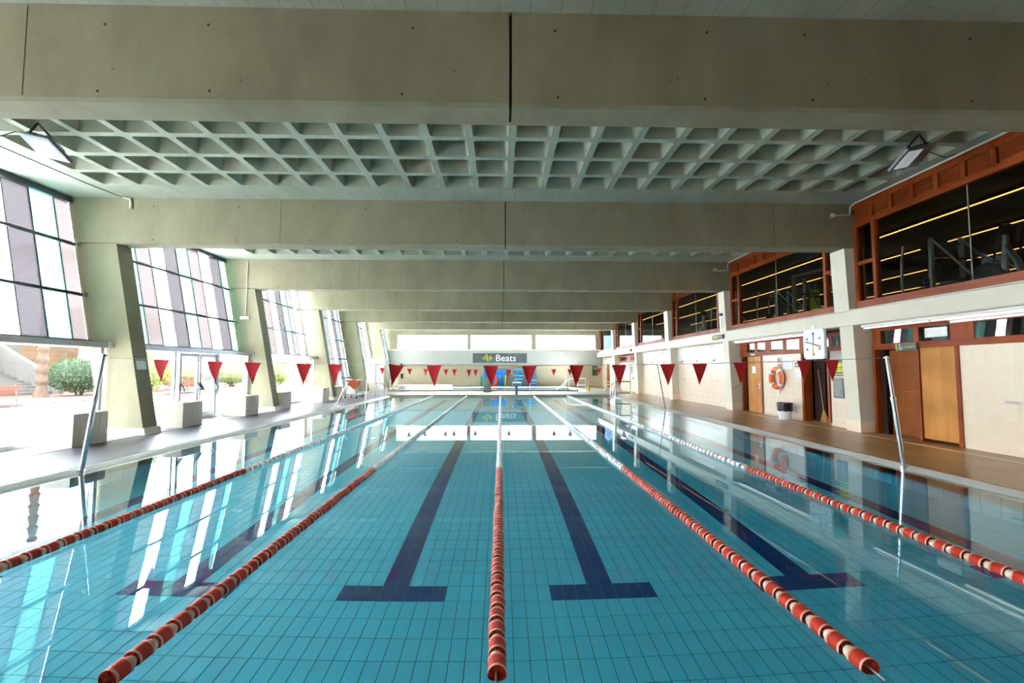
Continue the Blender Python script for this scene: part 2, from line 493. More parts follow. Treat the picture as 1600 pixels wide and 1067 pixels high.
# ------------------------------------------------------------------ mesh helpers
class MB:
    def __init__(self):
        self.v, self.f, self.m = [], [], []

    def add(self, vs, fs, mi=0):
        o = len(self.v)
        self.v += [tuple(p) for p in vs]
        for f in fs:
            self.f.append(tuple(i + o for i in f))
            self.m.append(mi)

    def box(self, x0, x1, y0, y1, z0, z1, mi=0):
        vs = [(x, y, z) for z in (z0, z1) for y in (y0, y1) for x in (x0, x1)]
        self.add(vs, [(0, 2, 3, 1), (4, 5, 7, 6), (0, 1, 5, 4), (2, 6, 7, 3), (0, 4, 6, 2), (1, 3, 7, 5)], mi)
        return self

    def bbox(self, x0, x1, y0, y1, z0, z1, b, mi=0):
        """box with chamfered edges"""
        vs, fs = [], []
        X, Y, Z = (x0, x1), (y0, y1), (z0, z1)
        idx = {}
        for i in (0, 1):
            for j in (0, 1):
                for k in (0, 1):
                    sx, sy, sz = (1 if i == 0 else -1), (1 if j == 0 else -1), (1 if k == 0 else -1)
                    for a in range(3):
                        p = [X[i] + sx * b, Y[j] + sy * b, Z[k] + sz * b]
                        p[a] = (X[i], Y[j], Z[k])[a]
                        idx[(i, j, k, a)] = len(vs)
                        vs.append(p)
        for a in range(3):
            u, w = [q for q in range(3) if q != a]
            for s in (0, 1):
                q = []
                for (p, r) in ((0, 0), (1, 0), (1, 1), (0, 1)):
                    key = [0, 0, 0]
                    key[a], key[u], key[w] = s, p, r
                    q.append(idx[tuple(key) + (a,)])
                fs.append(tuple(q))
        for a in range(3):
            u, w = [q for q in range(3) if q != a]
            for p in (0, 1):
                for r in (0, 1):
                    k0, k1 = [0, 0, 0], [0, 0, 0]
                    k0[a], k0[u], k0[w] = 0, p, r
                    k1[a], k1[u], k1[w] = 1, p, r
                    fs.append((idx[tuple(k0) + (u,)], idx[tuple(k1) + (u,)], idx[tuple(k1) + (w,)], idx[tuple(k0) + (w,)]))
        for i in (0, 1):
            for j in (0, 1):
                for k in (0, 1):
                    fs.append((idx[(i, j, k, 0)], idx[(i, j, k, 1)], idx[(i, j, k, 2)]))
        self.add(vs, fs, mi)
        return self

    def prism(self, poly, axis, a0, a1, mi=0):
        """polygon in the plane normal to axis, extruded a0..a1 along it"""
        n = len(poly)

        def P(q, a):
            if axis == 'y':
                return (q[0], a, q[1])
            if axis == 'x':
                return (a, q[0], q[1])
            return (q[0], q[1], a)
        vs = [P(q, a0) for q in poly] + [P(q, a1) for q in poly]
        fs = [tuple(range(n))[::-1], tuple(range(n, 2 * n))]
        fs += [(i, (i + 1) % n, n + (i + 1) % n, n + i) for i in range(n)]
        self.add(vs, fs, mi)
        return self

    def tube(self, pts, r, n=8, mi=0, cap=True, closed=False):
        pts = [Vector(p) for p in pts]
        rs = r if isinstance(r, (list, tuple)) else [r] * len(pts)
        rings = []
        up = Vector((0, 0, 1))
        prev = None
        L = len(pts)
        for i, p in enumerate(pts):
            if closed:
                d = (pts[(i + 1) % L] - pts[i - 1]).normalized()
            else:
                d = (pts[min(i + 1, L - 1)] - pts[max(i - 1, 0)]).normalized()
            if prev is None:
                a = up if abs(d.z) < 0.95 else Vector((1, 0, 0))
                u = d.cross(a).normalized()
            else:
                u = (prev - d * prev.dot(d)).normalized()
            prev = u
            w = d.cross(u)
            rings.append([p + (u * math.cos(2 * PI * k / n) + w * math.sin(2 * PI * k / n)) * rs[i] for k in range(n)])
        vs = [q for ring in rings for q in ring]
        fs = []
        for i in range(L if closed else L - 1):
            j = (i + 1) % L
            for k in range(n):
                fs.append((i * n + k, i * n + (k + 1) % n, j * n + (k + 1) % n, j * n + k))
        if cap and not closed:
            fs.append(tuple(range(n))[::-1])
            fs.append(tuple((L - 1) * n + k for k in range(n)))
        self.add(vs, fs, mi)
        return self

    def lathe(self, prof, n=16, axis='z', c=(0, 0, 0), mis=None, mi=0, a0=0.0, a1=2 * PI):
        full = abs(a1 - a0 - 2 * PI) < 1e-6
        cnt = n if full else n + 1
        vs = []
        for (r, h) in prof:
            for k in range(cnt):
                a = a0 + (a1 - a0) * k / n
                p, q = r * math.cos(a), r * math.sin(a)
                if axis == 'z':
                    vs.append((c[0] + p, c[1] + q, c[2] + h))
                elif axis == 'y':
                    vs.append((c[0] + p, c[1] + h, c[2] + q))
                else:
                    vs.append((c[0] + h, c[1] + p, c[2] + q))
        for i in range(len(prof) - 1):
            fs = []
            for k in range(n):
                k2 = (k + 1) % cnt
                fs.append((i * cnt + k, i * cnt + k2, (i + 1) * cnt + k2, (i + 1) * cnt + k))
            o = len(self.v)
            if i == 0:
                base = o
                self.v += vs
            for f in fs:
                self.f.append(tuple(q + base for q in f))
                self.m.append(mis[i] if mis else mi)
        return self

    def build(self, name, mats, parent=None, loc=None, smooth=None, recalc=True, rot=None):
        me = bpy.data.meshes.new(name)
        me.from_pydata(self.v, [], self.f)
        if not isinstance(mats, (list, tuple)):
            mats = [mats]
        for mm in mats:
            me.materials.append(M[mm] if isinstance(mm, str) else mm)
        if len(mats) > 1:
            me.polygons.foreach_set('material_index', self.m)
        if recalc:
            bm = bmesh.new()
            bm.from_mesh(me)
            bmesh.ops.recalc_face_normals(bm, faces=bm.faces)
            bm.to_mesh(me)
            bm.free()
        me.update()
        if smooth is not None:
            me.shade_smooth()
            me.set_sharp_from_angle(angle=R(smooth))
        ob = bpy.data.objects.new(name, me)
        COL.objects.link(ob)
        if parent is not None:
            ob.parent = parent
        if loc is not None:
            ob.location = loc
        if rot is not None:
            ob.rotation_euler = rot
        return ob


def tag(o, label, cat=None, group=None, kind=None):
    o['label'] = label
    if cat:
        o['category'] = cat
    if group:
        o['group'] = group
    if kind:
        o['kind'] = kind
    return o


def thing(name, label, cat, loc=(0, 0, 0), rotz=0.0, group=None, kind=None):
    o = bpy.data.objects.new(name, None)
    COL.objects.link(o)
    o.location = loc
    o.rotation_euler = (0, 0, rotz)
    o.empty_display_size = 0.1
    return tag(o, label, cat, group, kind)


def struct(name, label, loc=(0, 0, 0)):
    o = bpy.data.objects.new(name, None)
    COL.objects.link(o)
    o.location = loc
    o['kind'] = 'structure'
    o['label'] = label
    return o


def inst(src, name, parent, loc, rot=None, scale=None):
    """another object with the same mesh data"""
    o = bpy.data.objects.new(name, src)
    COL.objects.link(o)
    o.parent = parent
    o.location = loc
    if rot:
        o.rotation_euler = rot
    if scale:
        o.scale = scale
    return o


def kids(o):
    return [c for c in bpy.data.objects if c.parent == o]


def text(name, s, size, m, parent, loc, rot, align='CENTER', extrude=0.003, scale=(1, 1, 1)):
    cu = bpy.data.curves.new(name, 'FONT')
    cu.body = s
    cu.size = size
    cu.extrude = extrude
    cu.align_x = align
    cu.align_y = 'CENTER'
    cu.resolution_u = 3
    tmp = bpy.data.objects.new(name + '_tmp', cu)
    COL.objects.link(tmp)
    bpy.context.view_layer.update()
    me = bpy.data.meshes.new_from_object(tmp.evaluated_get(bpy.context.evaluated_depsgraph_get()))
    bpy.data.objects.remove(tmp)
    bpy.data.curves.remove(cu)
    me.materials.clear()
    me.materials.append(M[m])
    me.name = name
    o = bpy.data.objects.new(name, me)
    COL.objects.link(o)
    o.parent = parent
    o.location = loc
    o.rotation_euler = rot
    o.scale = scale
    return o


FACE_L = (R(90), 0, R(-90))      # lettering on a surface that faces -X
FACE_F = (R(90), 0, 0)           # lettering on a surface that faces -Y

# ================================================================== STRUCTURE
BAYS = [(BEAMS[i] + BT, BEAMS[i + 1]) for i in range(len(BEAMS) - 1)] + [(BEAMS[-1] + BT, BACK)]
Y_NEAR = -4.5

# ---- waffle ceiling: one slab per bay, every coffer a recessed cup of its own
PITCH, RIB = 0.771, 0.131


def rrect(x0, x1, y0, y1, r, z, n=4):
    pts = []
    for cx, cy, a in ((x1 - r, y1 - r, 0), (x0 + r, y1 - r, PI / 2), (x0 + r, y0 + r, PI), (x1 - r, y0 + r, 1.5 * PI)):
        for k in range(n + 1):
            t = a + PI / 2 * k / n
            pts.append((cx + r * math.cos(t), cy + r * math.sin(t), z))
    return pts


_h = PITCH / 2
_i = RIB / 2


def ring_cell(mb, cx, cy, z):
    hole = rrect(cx - _h + _i, cx + _h - _i, cy - _h + _i, cy + _h - _i, 0.06, z)
    out = [(cx + _h, cy + _h, z), (cx - _h, cy + _h, z), (cx - _h, cy - _h, z), (cx + _h, cy - _h, z)]
    vs = out + hole
    fs = []
    for c in range(4):
        for k in range(4):
            fs.append((c, 4 + c * 5 + k, 4 + c * 5 + k + 1))
        c2 = (c + 1) % 4
        fs.append((c, 4 + c * 5 + 4, 4 + c2 * 5, c2))
    mb.add(vs, fs)


def cup(mb, cx, cy, z):
    w = _h - _i
    loops = [rrect(cx - w, cx + w, cy - w, cy + w, 0.06, z),
             rrect(cx - w + .012, cx + w - .012, cy - w + .012, cy + w - .012, 0.06, z + .03),
             rrect(cx - w + .07, cx + w - .07, cy - w + .07, cy + w - .07, 0.07, z + .37),
             rrect(cx - w + .12, cx + w - .12, cy - w + .12, cy + w - .12, 0.05, z + .42)]
    n = len(loops[0])
    vs = [p for l in loops for p in l]
    fs = []
    for j in range(len(loops) - 1):
        for k in range(n):
            fs.append((j * n + k, j * n + (k + 1) % n, (j + 1) * n + (k + 1) % n, (j + 1) * n + k))
    fs.append(tuple((len(loops) - 1) * n + k for k in range(n)))
    mb.add(vs, fs)


mb = MB()
cup(mb, 0, 0, 0)
_cup_ob = mb.build('coffer', 'coffer', smooth=50)
CUP = _cup_ob.data
bpy.data.objects.remove(_cup_ob)
NX, NR = 23, 5
XC0 = -9.035
bay_words = ['above the camera', 'between the first and second beams', 'between the second and third beams', 'between the third and fourth beams',
             'between the fourth and fifth beams', 'between the fifth and sixth beams', 'beside the far clerestory windows']
for bi, (y0, y1) in enumerate([(Y_NEAR, BEAMS[0])] + BAYS):
    c = struct('ceiling', 'pale concrete waffle ceiling ' + (bay_words[bi - 1] if bi else 'behind the camera'))
    yf = y1 - 0.755                       # far rib centre
    nr = NR if (yf - NR * PITCH) > y0 else max(0, int((yf - y0 - 0.1) / PITCH))
    ys = yf - nr * PITCH
    mb = MB()
    xl, xr = -10.62, 9.25
    x1 = XC0 + NX * PITCH
    for (a, b, d, e) in ((xl, xr, y0, ys), (xl, xr, yf, y1), (xl, XC0, ys, yf), (x1, xr, ys, yf)):
        mb.add([(a, d, CEIL), (b, d, CEIL), (b, e, CEIL), (a, e, CEIL)], [(0, 1, 2, 3)])
    far = MB()
    for r_ in range(nr):
        for k in range(NX):
            cx, cy = XC0 + (k + .5) * PITCH, ys + (r_ + .5) * PITCH
            ring_cell(mb, cx, cy, CEIL)
            if bi in (2, 3):
                inst(CUP, 'coffer', c, (cx, cy, CEIL))
            else:
                cup(far, cx, cy, CEIL)
    mb.build('slab', 'slab', c, recalc=False)
    if far.v:
        o = far.build('coffers', 'coffer', c, smooth=50)
        o['kind'] = 'stuff'
roof = MB().box(-10.9, 22.5, Y_NEAR - .3, BACK + .4, 6.3, 6.6).build('roof', 'roof')
tag(roof, 'flat roof deck above the concrete waffle ceiling', kind='structure')

# ---- beams and columns
beam_words = ['over the camera', 'nearest in view', 'second in view', 'third in view', 'fourth in view', 'fifth in view', 'last before the clerestory windows']
for i, y in enumerate(BEAMS):
    b = struct('beam', 'deep grey-green concrete cross beam, ' + beam_words[i])
    g0, g1 = 0.115, 0.145
    ch = 0.035
    for x0, x1, nm in ((None, g0, 'a'), (g1, 9.22, 'b')):
        mb = MB()
        prof = [(y + ch, BB), (y, BB + ch), (y, CEIL), (y + BT, CEIL), (y + BT, BB + ch), (y + BT - ch, BB)]
        if x0 is None:
            vs = [(wx(BB), p, q) if q < 5 else (wx(CEIL), p, q) for p, q in prof] + [(x1, p, q) for p, q in prof]
        else:
            vs = [(x0, p, q) for p, q in prof] + [(x1, p, q) for p, q in prof]
        n = len(prof)
        mb.add(vs, [tuple(range(n)), tuple(range(n, 2 * n))] + [(k, (k + 1) % n, n + (k + 1) % n, n + k) for k in range(n)])
        mb.build('beam_segment', 'concrete', b)
    MB().box(g0, g1, y + 0.05, y + BT - 0.05, BB + .03, CEIL).build('expansion_joint', 'joint', b)
    mb = MB()
    for x in (-8.4, -6.4, -4.6, -3.3, -1.05, 0.62, 2.4, 3.7, 5.6, 7.4):
        for z in (BB + .12, CEIL - .22):
            mb.lathe([(0.0, 0.0), (0.016, 0.0), (0.018, 0.01), (0.018, 0.02)], 8, 'y', (x + random.uniform(-.08, .08), y - .004, z + random.uniform(-.02, .02)))
    mb.build('form_tie_plugs', 'plug', b)
    for x in (-5.4, 6.9):
        MB().box(x, x + .008, y - .003, y + .02, BB + .05, CEIL - .03).build('form_joint', 'plug', b)
    # slanted column on the garden side
    c = struct('column', 'slanted concrete column on the garden side under the beam ' + beam_words[i])
    MB().prism([(cin(0), 0), (cin(BB), BB), (wx(BB), BB), (wx(0), 0)], 'y', y, y + BT).build('shaft', 'concrete', c)
    MB().prism([(cin(0) + .05, 0), (cin(.22) + .05, .22), (wx(.22), .22), (wx(0), 0)], 'y', y - .035, y + BT + .035).build('plinth', 'block_tile', c)
    # column on the changing-room side, stepped at the ledge
    c = struct('column', 'tapered pale concrete column on the changing-room side under the beam ' + beam_words[i])
    MB().prism([(8.90, 0), (8.80, 2.70), (9.45, 2.70), (9.45, 0)], 'y', y - .02, y + .43).build('lower_shaft', 'ledge_paint', c)
    MB().prism([(8.74, 3.08), (8.68, BB), (9.2, BB), (9.2, 3.08)], 'y', y, y + .50).build('upper_shaft', 'ledge_paint', c)
    if i == 3:
        mb = MB()
        for k in range(5):
            xx, zz = 8.93 + k * .055, .86 + k * .035
            mb.tube([(xx, y - .023, zz), (xx + .03, y - .023, zz + .06), (xx + .05, y - .023, zz + .01)], .007, 5)
        mb.build('scuff_mark', 'joint', c)
    MB().box(8.875, 9.45, y - .03, y + .44, 0.05, 0.34).build('plinth', 'wall_tile', c)

# ---- decks, pool shell, water
def floor(name, label, m, x0, x1, y0, y1, z0=-0.4, z1=DECK):
    o = MB().box(x0, x1, y0, y1, z0, z1).build(name, m)
    return tag(o, label, kind='structure')


f = struct('floor', 'pale grey ribbed tile pool deck on the garden side')
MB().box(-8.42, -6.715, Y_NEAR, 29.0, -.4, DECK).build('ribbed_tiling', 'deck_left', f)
MB().box(-8.45, -8.42, Y_NEAR, BACK, -.4, DECK - .02).build('drain_slot', 'slot_and_shadow', f)
MB().box(-9.62, -8.45, Y_NEAR, BACK, -.4, DECK + .004).build('apron', 'apron', f)
f = struct('floor', 'brown fine-tiled pool deck on the changing-room side')
MB().box(6.715, 8.66, Y_NEAR, 29.0, -.4, DECK).build('brown_tiling', 'deck_right', f)
MB().box(8.66, 8.69, Y_NEAR, 29.0, -.4, DECK + .003).build('pale_tile_line', 'wall_tile', f)
MB().box(8.69, 11.0, Y_NEAR, BACK, -.4, DECK).build('brown_tiling', 'deck_right', f)
floor('floor', 'pool deck behind the near end of the pool', 'deck_right', -6.9, 6.9, Y_NEAR, P0 - .15)
f = struct('floor', 'cream tiled deck between the long pool and the small far pool')
MB().box(-6.9, 6.9, P1 + .02, 32.6, -.4, DECK).build('cream_tiling', 'deck_far', f)
MB().box(-8.45, -6.66, 29.0, BACK, -.4, DECK).build('cream_tiling', 'deck_far', f)
MB().box(6.4, 8.70, 29.0, BACK, -.4, DECK + .001).build('cream_tiling', 'deck_far', f)
MB().box(-8.45, 6.4, 39.6, BACK, -.4, DECK).build('cream_tiling', 'deck_far', f)
MB().box(-8.0, 5.6, 32.5, 32.8, -.3, .16).build('raised_kerb', 'coping_far', f)
MB().box(-8.0, 5.6, 39.4, 39.7, -.3, .16).build('raised_kerb', 'coping_far', f)

c = struct('trim_1', 'pale coping strip round the long pool')
for s in (-1, 1):
    MB().prism([(s * PX, -.5), (s * PX, .0), (s * (PX + .02), .012), (s * (PX + .12), DECK), (s * (PX + .15), DECK), (s * (PX + .15), -.5)], 'y', P0 - .3, P1 + .3).build('coping', 'coping', c)
    xa, xb = sorted((s * (PX + .15), s * (PX + .185)))
    MB().box(xa, xb, P0 - .3, 29.0, -.5, DECK - .03).build('edge_shadow_strip', 'slot_and_shadow', c)  # dark strip painting the shadow between deck and coping
    MB().box(min(s * PX, s * (PX - .15)), max(s * PX, s * (PX - .15)), P0, P1, -.5, -.035).build('submerged_ledge', 'coping', c)
MB().box(-PX, PX, P0 - .3, P0, -.5, DECK + .004).build('coping', 'coping', c)
MB().box(-PX - .24, PX + .24, P1, P1 + .35, -.5, DECK + .05).build('far_coping', 'coping_far', c)

pf = struct('floor', 'aqua tiled pool floor with navy lane lines')
TW, TL = 0.125, 0.25
LANES = (-5.25, -3, -1, 1, 3, 5.25)
MB().box(-6.6, 6.6, P0 - .1, P1 + .1, -DEPTH - .2, -DEPTH - .006).build('grout_bed', 'pool_grout', pf)


def is_navy(x, y):
    for l in LANES:
        if abs(x - l) < .12 and 4.38 < y < 25.37:
            return True
        if abs(x - l) < .49 and (4.38 < y < 4.62 or 25.13 < y < 25.37):
            return True
    return False


def tile_verts(cx, cy, z):
    a, b, g, k = TW / 2 - .002, TL / 2 - .002, .0, .0025
    return [(cx - a, cy - b, z - .008), (cx + a, cy - b, z - .008), (cx + a, cy + b, z - .008), (cx - a, cy + b, z - .008),
            (cx - a + k, cy - b + k, z), (cx + a - k, cy - b + k, z), (cx + a - k, cy + b - k, z), (cx - a + k, cy + b - k, z)]


TF = [(4, 5, 6, 7), (0, 1, 5, 4), (1, 2, 6, 5), (2, 3, 7, 6), (3, 0, 4, 7)]
tiles = []
for r_ in range(101):
    for k in range(102):
        cx, cy = -6.375 + (k + .5) * TW, P0 + (r_ + .5) * TL
        tiles.append((cx, cy))


def app(cx, cy):                          # rough place in the picture of a tile seen through the water
    return abs(cx) / cy, 2.15 / cy


vis = sorted([t for t in tiles if app(*t)[0] < 0.98 and 0.2 < app(*t)[1] < 0.66], key=lambda t: math.hypot(*t))
single = set(vis[:300])
TM = {}
for nm, mm in (('aqua', 'pool_tile'), ('navy', 'pool_navy')):
    mb = MB()
    mb.add(tile_verts(0, 0, 0), TF)
    o = mb.build('tile', mm, recalc=False)
    TM[nm] = o.data
    bpy.data.objects.remove(o)
rest = MB()
for (cx, cy) in tiles:
    nv = is_navy(cx, cy)
    if (cx, cy) in single:
        inst(TM['navy' if nv else 'aqua'], 'tile', pf, (cx, cy, -DEPTH))
    else:
        rest.add(tile_verts(cx, cy, -DEPTH), TF, 1 if nv else 0)
o = rest.build('tiling', ['pool_tile', 'pool_navy'], pf, recalc=False)
o['kind'] = 'stuff'

w = struct('wall_pool', 'aqua tiled side and end walls of the long pool')
for s in (-1, 1):
    xa, xb = sorted((s * 6.38, s * 6.6))
    MB().box(xa, xb, P0 - .1, P1 + .1, -DEPTH - .1, -.036).build('side_wall', 'pool_wall', w)
MB().box(-6.6, 6.6, P0 - .2, P0, -DEPTH - .1, -.05).build('end_wall', 'pool_wall_x', w)
MB().box(-6.6, 6.6, P1, P1 + .2, -DEPTH - .1, -.05).build('end_wall', 'pool_wall_x', w)

mb = MB()
mb.add([(-PX - .01, P0 - .01, 0), (PX + .01, P0 - .01, 0), (PX + .01, P1 + .01, 0), (-PX - .01, P1 + .01, 0)], [(0, 1, 2, 3)])
wa = mb.build('water', 'water', recalc=False)
tag(wa, 'calm clear turquoise water filling the long lane pool', kind='structure')
mb = MB()
mb.add([(-7.9, 32.7, .10), (5.6, 32.7, .10), (5.6, 39.5, .10), (-7.9, 39.5, .10)], [(0, 1, 2, 3)])
wa = mb.build('water', 'water', recalc=False)
tag(wa, 'still pale green water of the small far pool', kind='structure')
MB_f = MB().box(-8.0, 5.7, 32.6, 39.6, -1.0, -.75).build('floor', 'pool_wall_x')
tag(MB_f, 'pale tiled bottom of the small far pool', kind='structure')

# ---- ledge along the changing-room side
l = struct('trim_2', 'pale painted concrete ledge running along under the gym windows')
MB().bbox(8.75, 9.45, Y_NEAR, BACK, 2.70, 3.08, .02).build('ledge', 'ledge_paint', l)
MB().box(8.742, 8.79, Y_NEAR, BACK, 3.08, 3.10).build('drip_strip', 'white_paint', l)

# ---- near wall behind the camera, far wall with clerestory
o = MB().box(-10.7, 9.5, Y_NEAR - .2, Y_NEAR, -.3, 6.3).build('wall_front', 'white_paint')
tag(o, 'painted wall behind the near end of the pool', kind='structure')
w = struct('wall_left', 'painted wall on the garden side behind the camera')
MB().prism([(wx(0), 0), (wx(CEIL + .5), CEIL + .5), (wx(CEIL + .5) - .2, CEIL + .5), (wx(0) - .2, 0)], 'y', Y_NEAR - .2, BEAMS[0] + .01).build('panel', 'white_paint', w)
w = struct('wall_back', 'far wall, beige tiles below a white band and clerestory windows')
MB().box(-10.8, 9.5, BACK, BACK + .3, -.3, 2.05).build('tiled_dado', 'back_tile', w)
MB().bbox(-10.8, 9.2, BACK - .25, BACK + .3, 2.05, 3.30, .015).build('white_band', 'band_paint', w)
MB().box(-10.8, 9.2, BACK - .20, BACK + .3, 3.30, 3.42).build('window_sill', 'ledge_paint', w)
MB().box(-10.9, 9.5, BACK - .02, BACK + .3, 4.72, CEIL + .6).build('lintel', 'concrete', w)
CW = ((-9.3, -2.97), (-2.72, 2.83), (3.18, 8.62))
for x0, x1 in ((-10.9, CW[0][0]), (CW[0][1], CW[1][0]), (CW[1][1], CW[2][0]), (CW[2][1], 9.5)):
    MB().box(x0, x1, BACK - .06, BACK + .3, 3.3, 4.75).build('pier', 'concrete', w)
for n, (x0, x1) in enumerate(CW):
    wn = struct('window_%d' % (20 + n), ('first', 'middle', 'last')[n] + ' long clerestory window in the far wall counting from the garden side')
    MB().box(x0, x1, BACK + .1, BACK + .115, 3.4, 4.74).build('pane', 'glass_clear', wn)
    fm = MB()
    for a, b, p, q in ((x0, x1, 3.4, 3.46), (x0, x1, 4.68, 4.74), (x0, x0 + .06, 3.4, 4.74), (x1 - .06, x1, 3.4, 4.74)):
        fm.box(a, b, BACK + .08, BACK + .14, p, q)
    fm.build('frame', 'alu_white', wn)

# ---- garden side glazing
FILM = ['film_mauve', 'film_mint', 'film_pink', 'film_white']
side_words = ['beside the camera', 'nearest in view', 'above the double glass doors', 'in the third bay', 'in the fourth bay', 'in the fifth bay', 'in the farthest bay']
for bi, (y0, y1) in enumerate(BAYS):
    full = bi >= 4
    zb, zt = (0.20 if full else 2.30), 5.70
    wn = struct('window_%d' % (bi + 1), 'slanted wall of pastel tinted glass strips ' + side_words[bi])
    k0 = math.floor((y0 - 9.59) / .57)
    edges = [y0] + [9.59 + .57 * k for k in range(k0, k0 + 14) if y0 + .03 < 9.59 + .57 * k < y1 - .03] + [y1]
    for a, b in zip(edges[:-1], edges[1:]):
        k = math.floor(((a + b) / 2 - 9.59) / .57)
        mb = MB()
        vs = []
        for yy in (a + .008, b - .008):
            for z in (zb, zt):
                for t in (0, .012):
                    vs.append((wx(z) - t, yy, z))
        mb.add(vs, [(0, 1, 3, 2), (4, 6, 7, 5), (0, 4, 5, 1), (2, 3, 7, 6), (0, 2, 6, 4), (1, 5, 7, 3)])
        mb.build('pane', FILM[k % 4], wn)
        if b < y1:
            mb = MB()
            vs = []
            for yy in (b - .012, b + .012):
                for z in (zb, zt):
                    for t in (-.02, .025):
                        vs.append((wx(z) - t, yy, z))
            mb.add(vs, [(0, 1, 3, 2), (4, 6, 7, 5), (0, 4, 5, 1), (2, 3, 7, 6), (0, 2, 6, 4), (1, 5, 7, 3)])
            mb.build('mullion', 'mullion', wn)
    MB().prism([(wx(5.66) + .10, 5.66), (wx(5.66) - .06, 5.66), (wx(5.80) - .06, 5.80), (wx(5.80) + .10, 5.80)], 'y', y0, y1).build('head_rail', 'rail', wn)
    MB().box(wx(zb) - .05, wx(zb) + .06, y0, y1, zb - .06, zb + .02).build('bottom_rail', 'rail', wn)
    for z in ([4.62, 3.40] + ([2.25, 1.1] if full else [])):
        x = wx(z) + .08
        rl = MB().bbox(x - .03, x + .03, y0 + .01, y1 - .01, z - .035, z + .035, .012).build('rail', 'rail', wn)
        mb = MB()
        for yy in (y0 + .04, y1 - .04):
            mb.bbox(x - .06, x + .07, yy - .05, yy + .05, z - .05, z + .05, .01)
        mb.build('bracket', 'alu', rl)
    # low storefront under the slanted glass
    if full:
        MB().box(wx(.2) - .1, wx(.2) + .1, y0, y1, 0, .2).build('upstand', 'white_paint', wn)
        continue
    GX = -9.45
    nm = 'door_%d' % (bi + 1) if bi == 2 else 'window_%d' % (bi + 10)
    sf = struct(nm, ['glazed front beside the camera', 'big clear glass front nearest in view, onto the garden', 'glazed double doors with push bars onto the garden', 'glazed front between the third and fourth columns'][bi])
    tb = MB().bbox(GX - .45, GX + .17, y0, y1, 2.12, 2.26, .015).build('transom_box', 'alu', sf)
    MB().box(GX + .12, GX + .20, y1 - .12, y1 - .02, 2.12, 2.26).build('end_cap', 'alu_white', tb)
    MB().box(GX - .06, GX + .06, y0, y1, DECK - .02, DECK + .09).build('threshold', 'alu', sf)
    if bi == 2:
        posts = [(y0, .07), (13.42, .07), (13.62, .06), (15.36, .16), (y1 - .12, .09)]
        panes = [(y0 + .07, 13.42), (13.72, 14.44), (14.60, 15.30), (15.52, y1 - .12)]
    else:
        posts = [(y0, .07), (y1 - .16, .09)]
        panes = [(y0 + .07, y1 - .16)]
        if bi == 3:
            posts.append((20.6, .05))
            panes = [(y0 + .07, 20.6), (20.65, y1 - .16)]
        if bi == 1:
            posts.append((6.9, .08))
            panes = [(y0 + .07, 6.9), (6.98, y1 - .16)]
    for a, wd in posts:
        MB().bbox(GX - .05, GX + .05, a, a + wd, DECK, 2.12, .01).build('post', 'alu', sf)
    for j, (a, b) in enumerate(panes):
        leaf = bi == 2 and j in (1, 2)
        pn = MB().box(GX - .006, GX + .006, a, b, DECK + .09, 2.12).build('pane', 'glass', sf)
        if leaf:
            fm = MB()
            for p, q, r_, s_ in ((a - .07, a + .02, DECK + .05, 2.1), (b - .02, b + .07, DECK + .05, 2.1), (a, b, DECK + .05, DECK + .22), (a, b, 2.0, 2.1)):
                fm.box(GX - .03, GX + .03, p, q, r_, s_)
            fm.build('door_frame', 'alu_white', pn)
            pb = MB()
            pb.tube([(GX + .13, a - .02, 1.0), (GX + .13, b + .02, 1.0)], .016, 8)
            pb.build('push_bar', 'alu', pn)
            for yy in (a - .02, b + .02):
                MB().prism([(GX + .03, .98), (GX + .15, .96), (GX + .15, 1.03), (GX + .03, 1.22)], 'y', yy - .03, yy + .03).build('bar_bracket', 'dark_grey', pn)
            text('lettering', 'Beats', .17, 'dark_grey', pn, (GX + .012, (a + b) / 2, 1.32), (R(90), 0, R(90)), scale=(-1, 1, 1))

# ---- changing-room side: tiled wall, doors, transom lights
WX = 9.22
w = struct('wall_right', 'beige tiled wall with doors below the gym ledge')


def wall_piece(y0, y1, z0, z1, m='wall_tile_far', x=WX, nm='tiled_panel'):
    return MB().box(x, x + .28, y0, y1, z0, z1).build(nm, m, w)


def lay_tiles(parent, y0, y1, z0, z1, t=.25):
    """single glazed tiles, every other column shifted by half a tile"""
    cache = {}
    ncol = int(math.ceil((y1 - y0) / t))
    for k in range(ncol):
        yb = y1 - k * t
        ya = max(y0, yb - t)
        if yb - ya < .03:
            continue
        z = z0 - (t / 2 if k % 2 else 0)
        while z < z1 - .001:
            a, b = max(z, z0), min(z + t, z1)
            if b - a > .02:
                key = (round(yb - ya, 3), round(b - a, 3))
                if key not in cache:
                    mb = MB()
                    mb.bbox(0, .02, -key[0] / 2 + .003, key[0] / 2 - .003, -key[1] / 2 + .003, key[1] / 2 - .003, .004)
                    o = mb.build('tile', 'wall_tile')
                    cache[key] = o.data
                    bpy.data.objects.remove(o)
                inst(cache[key], 'tile', parent, (WX - .004 + random.uniform(-.001, .001), (ya + yb) / 2, (a + b) / 2))
            z += t


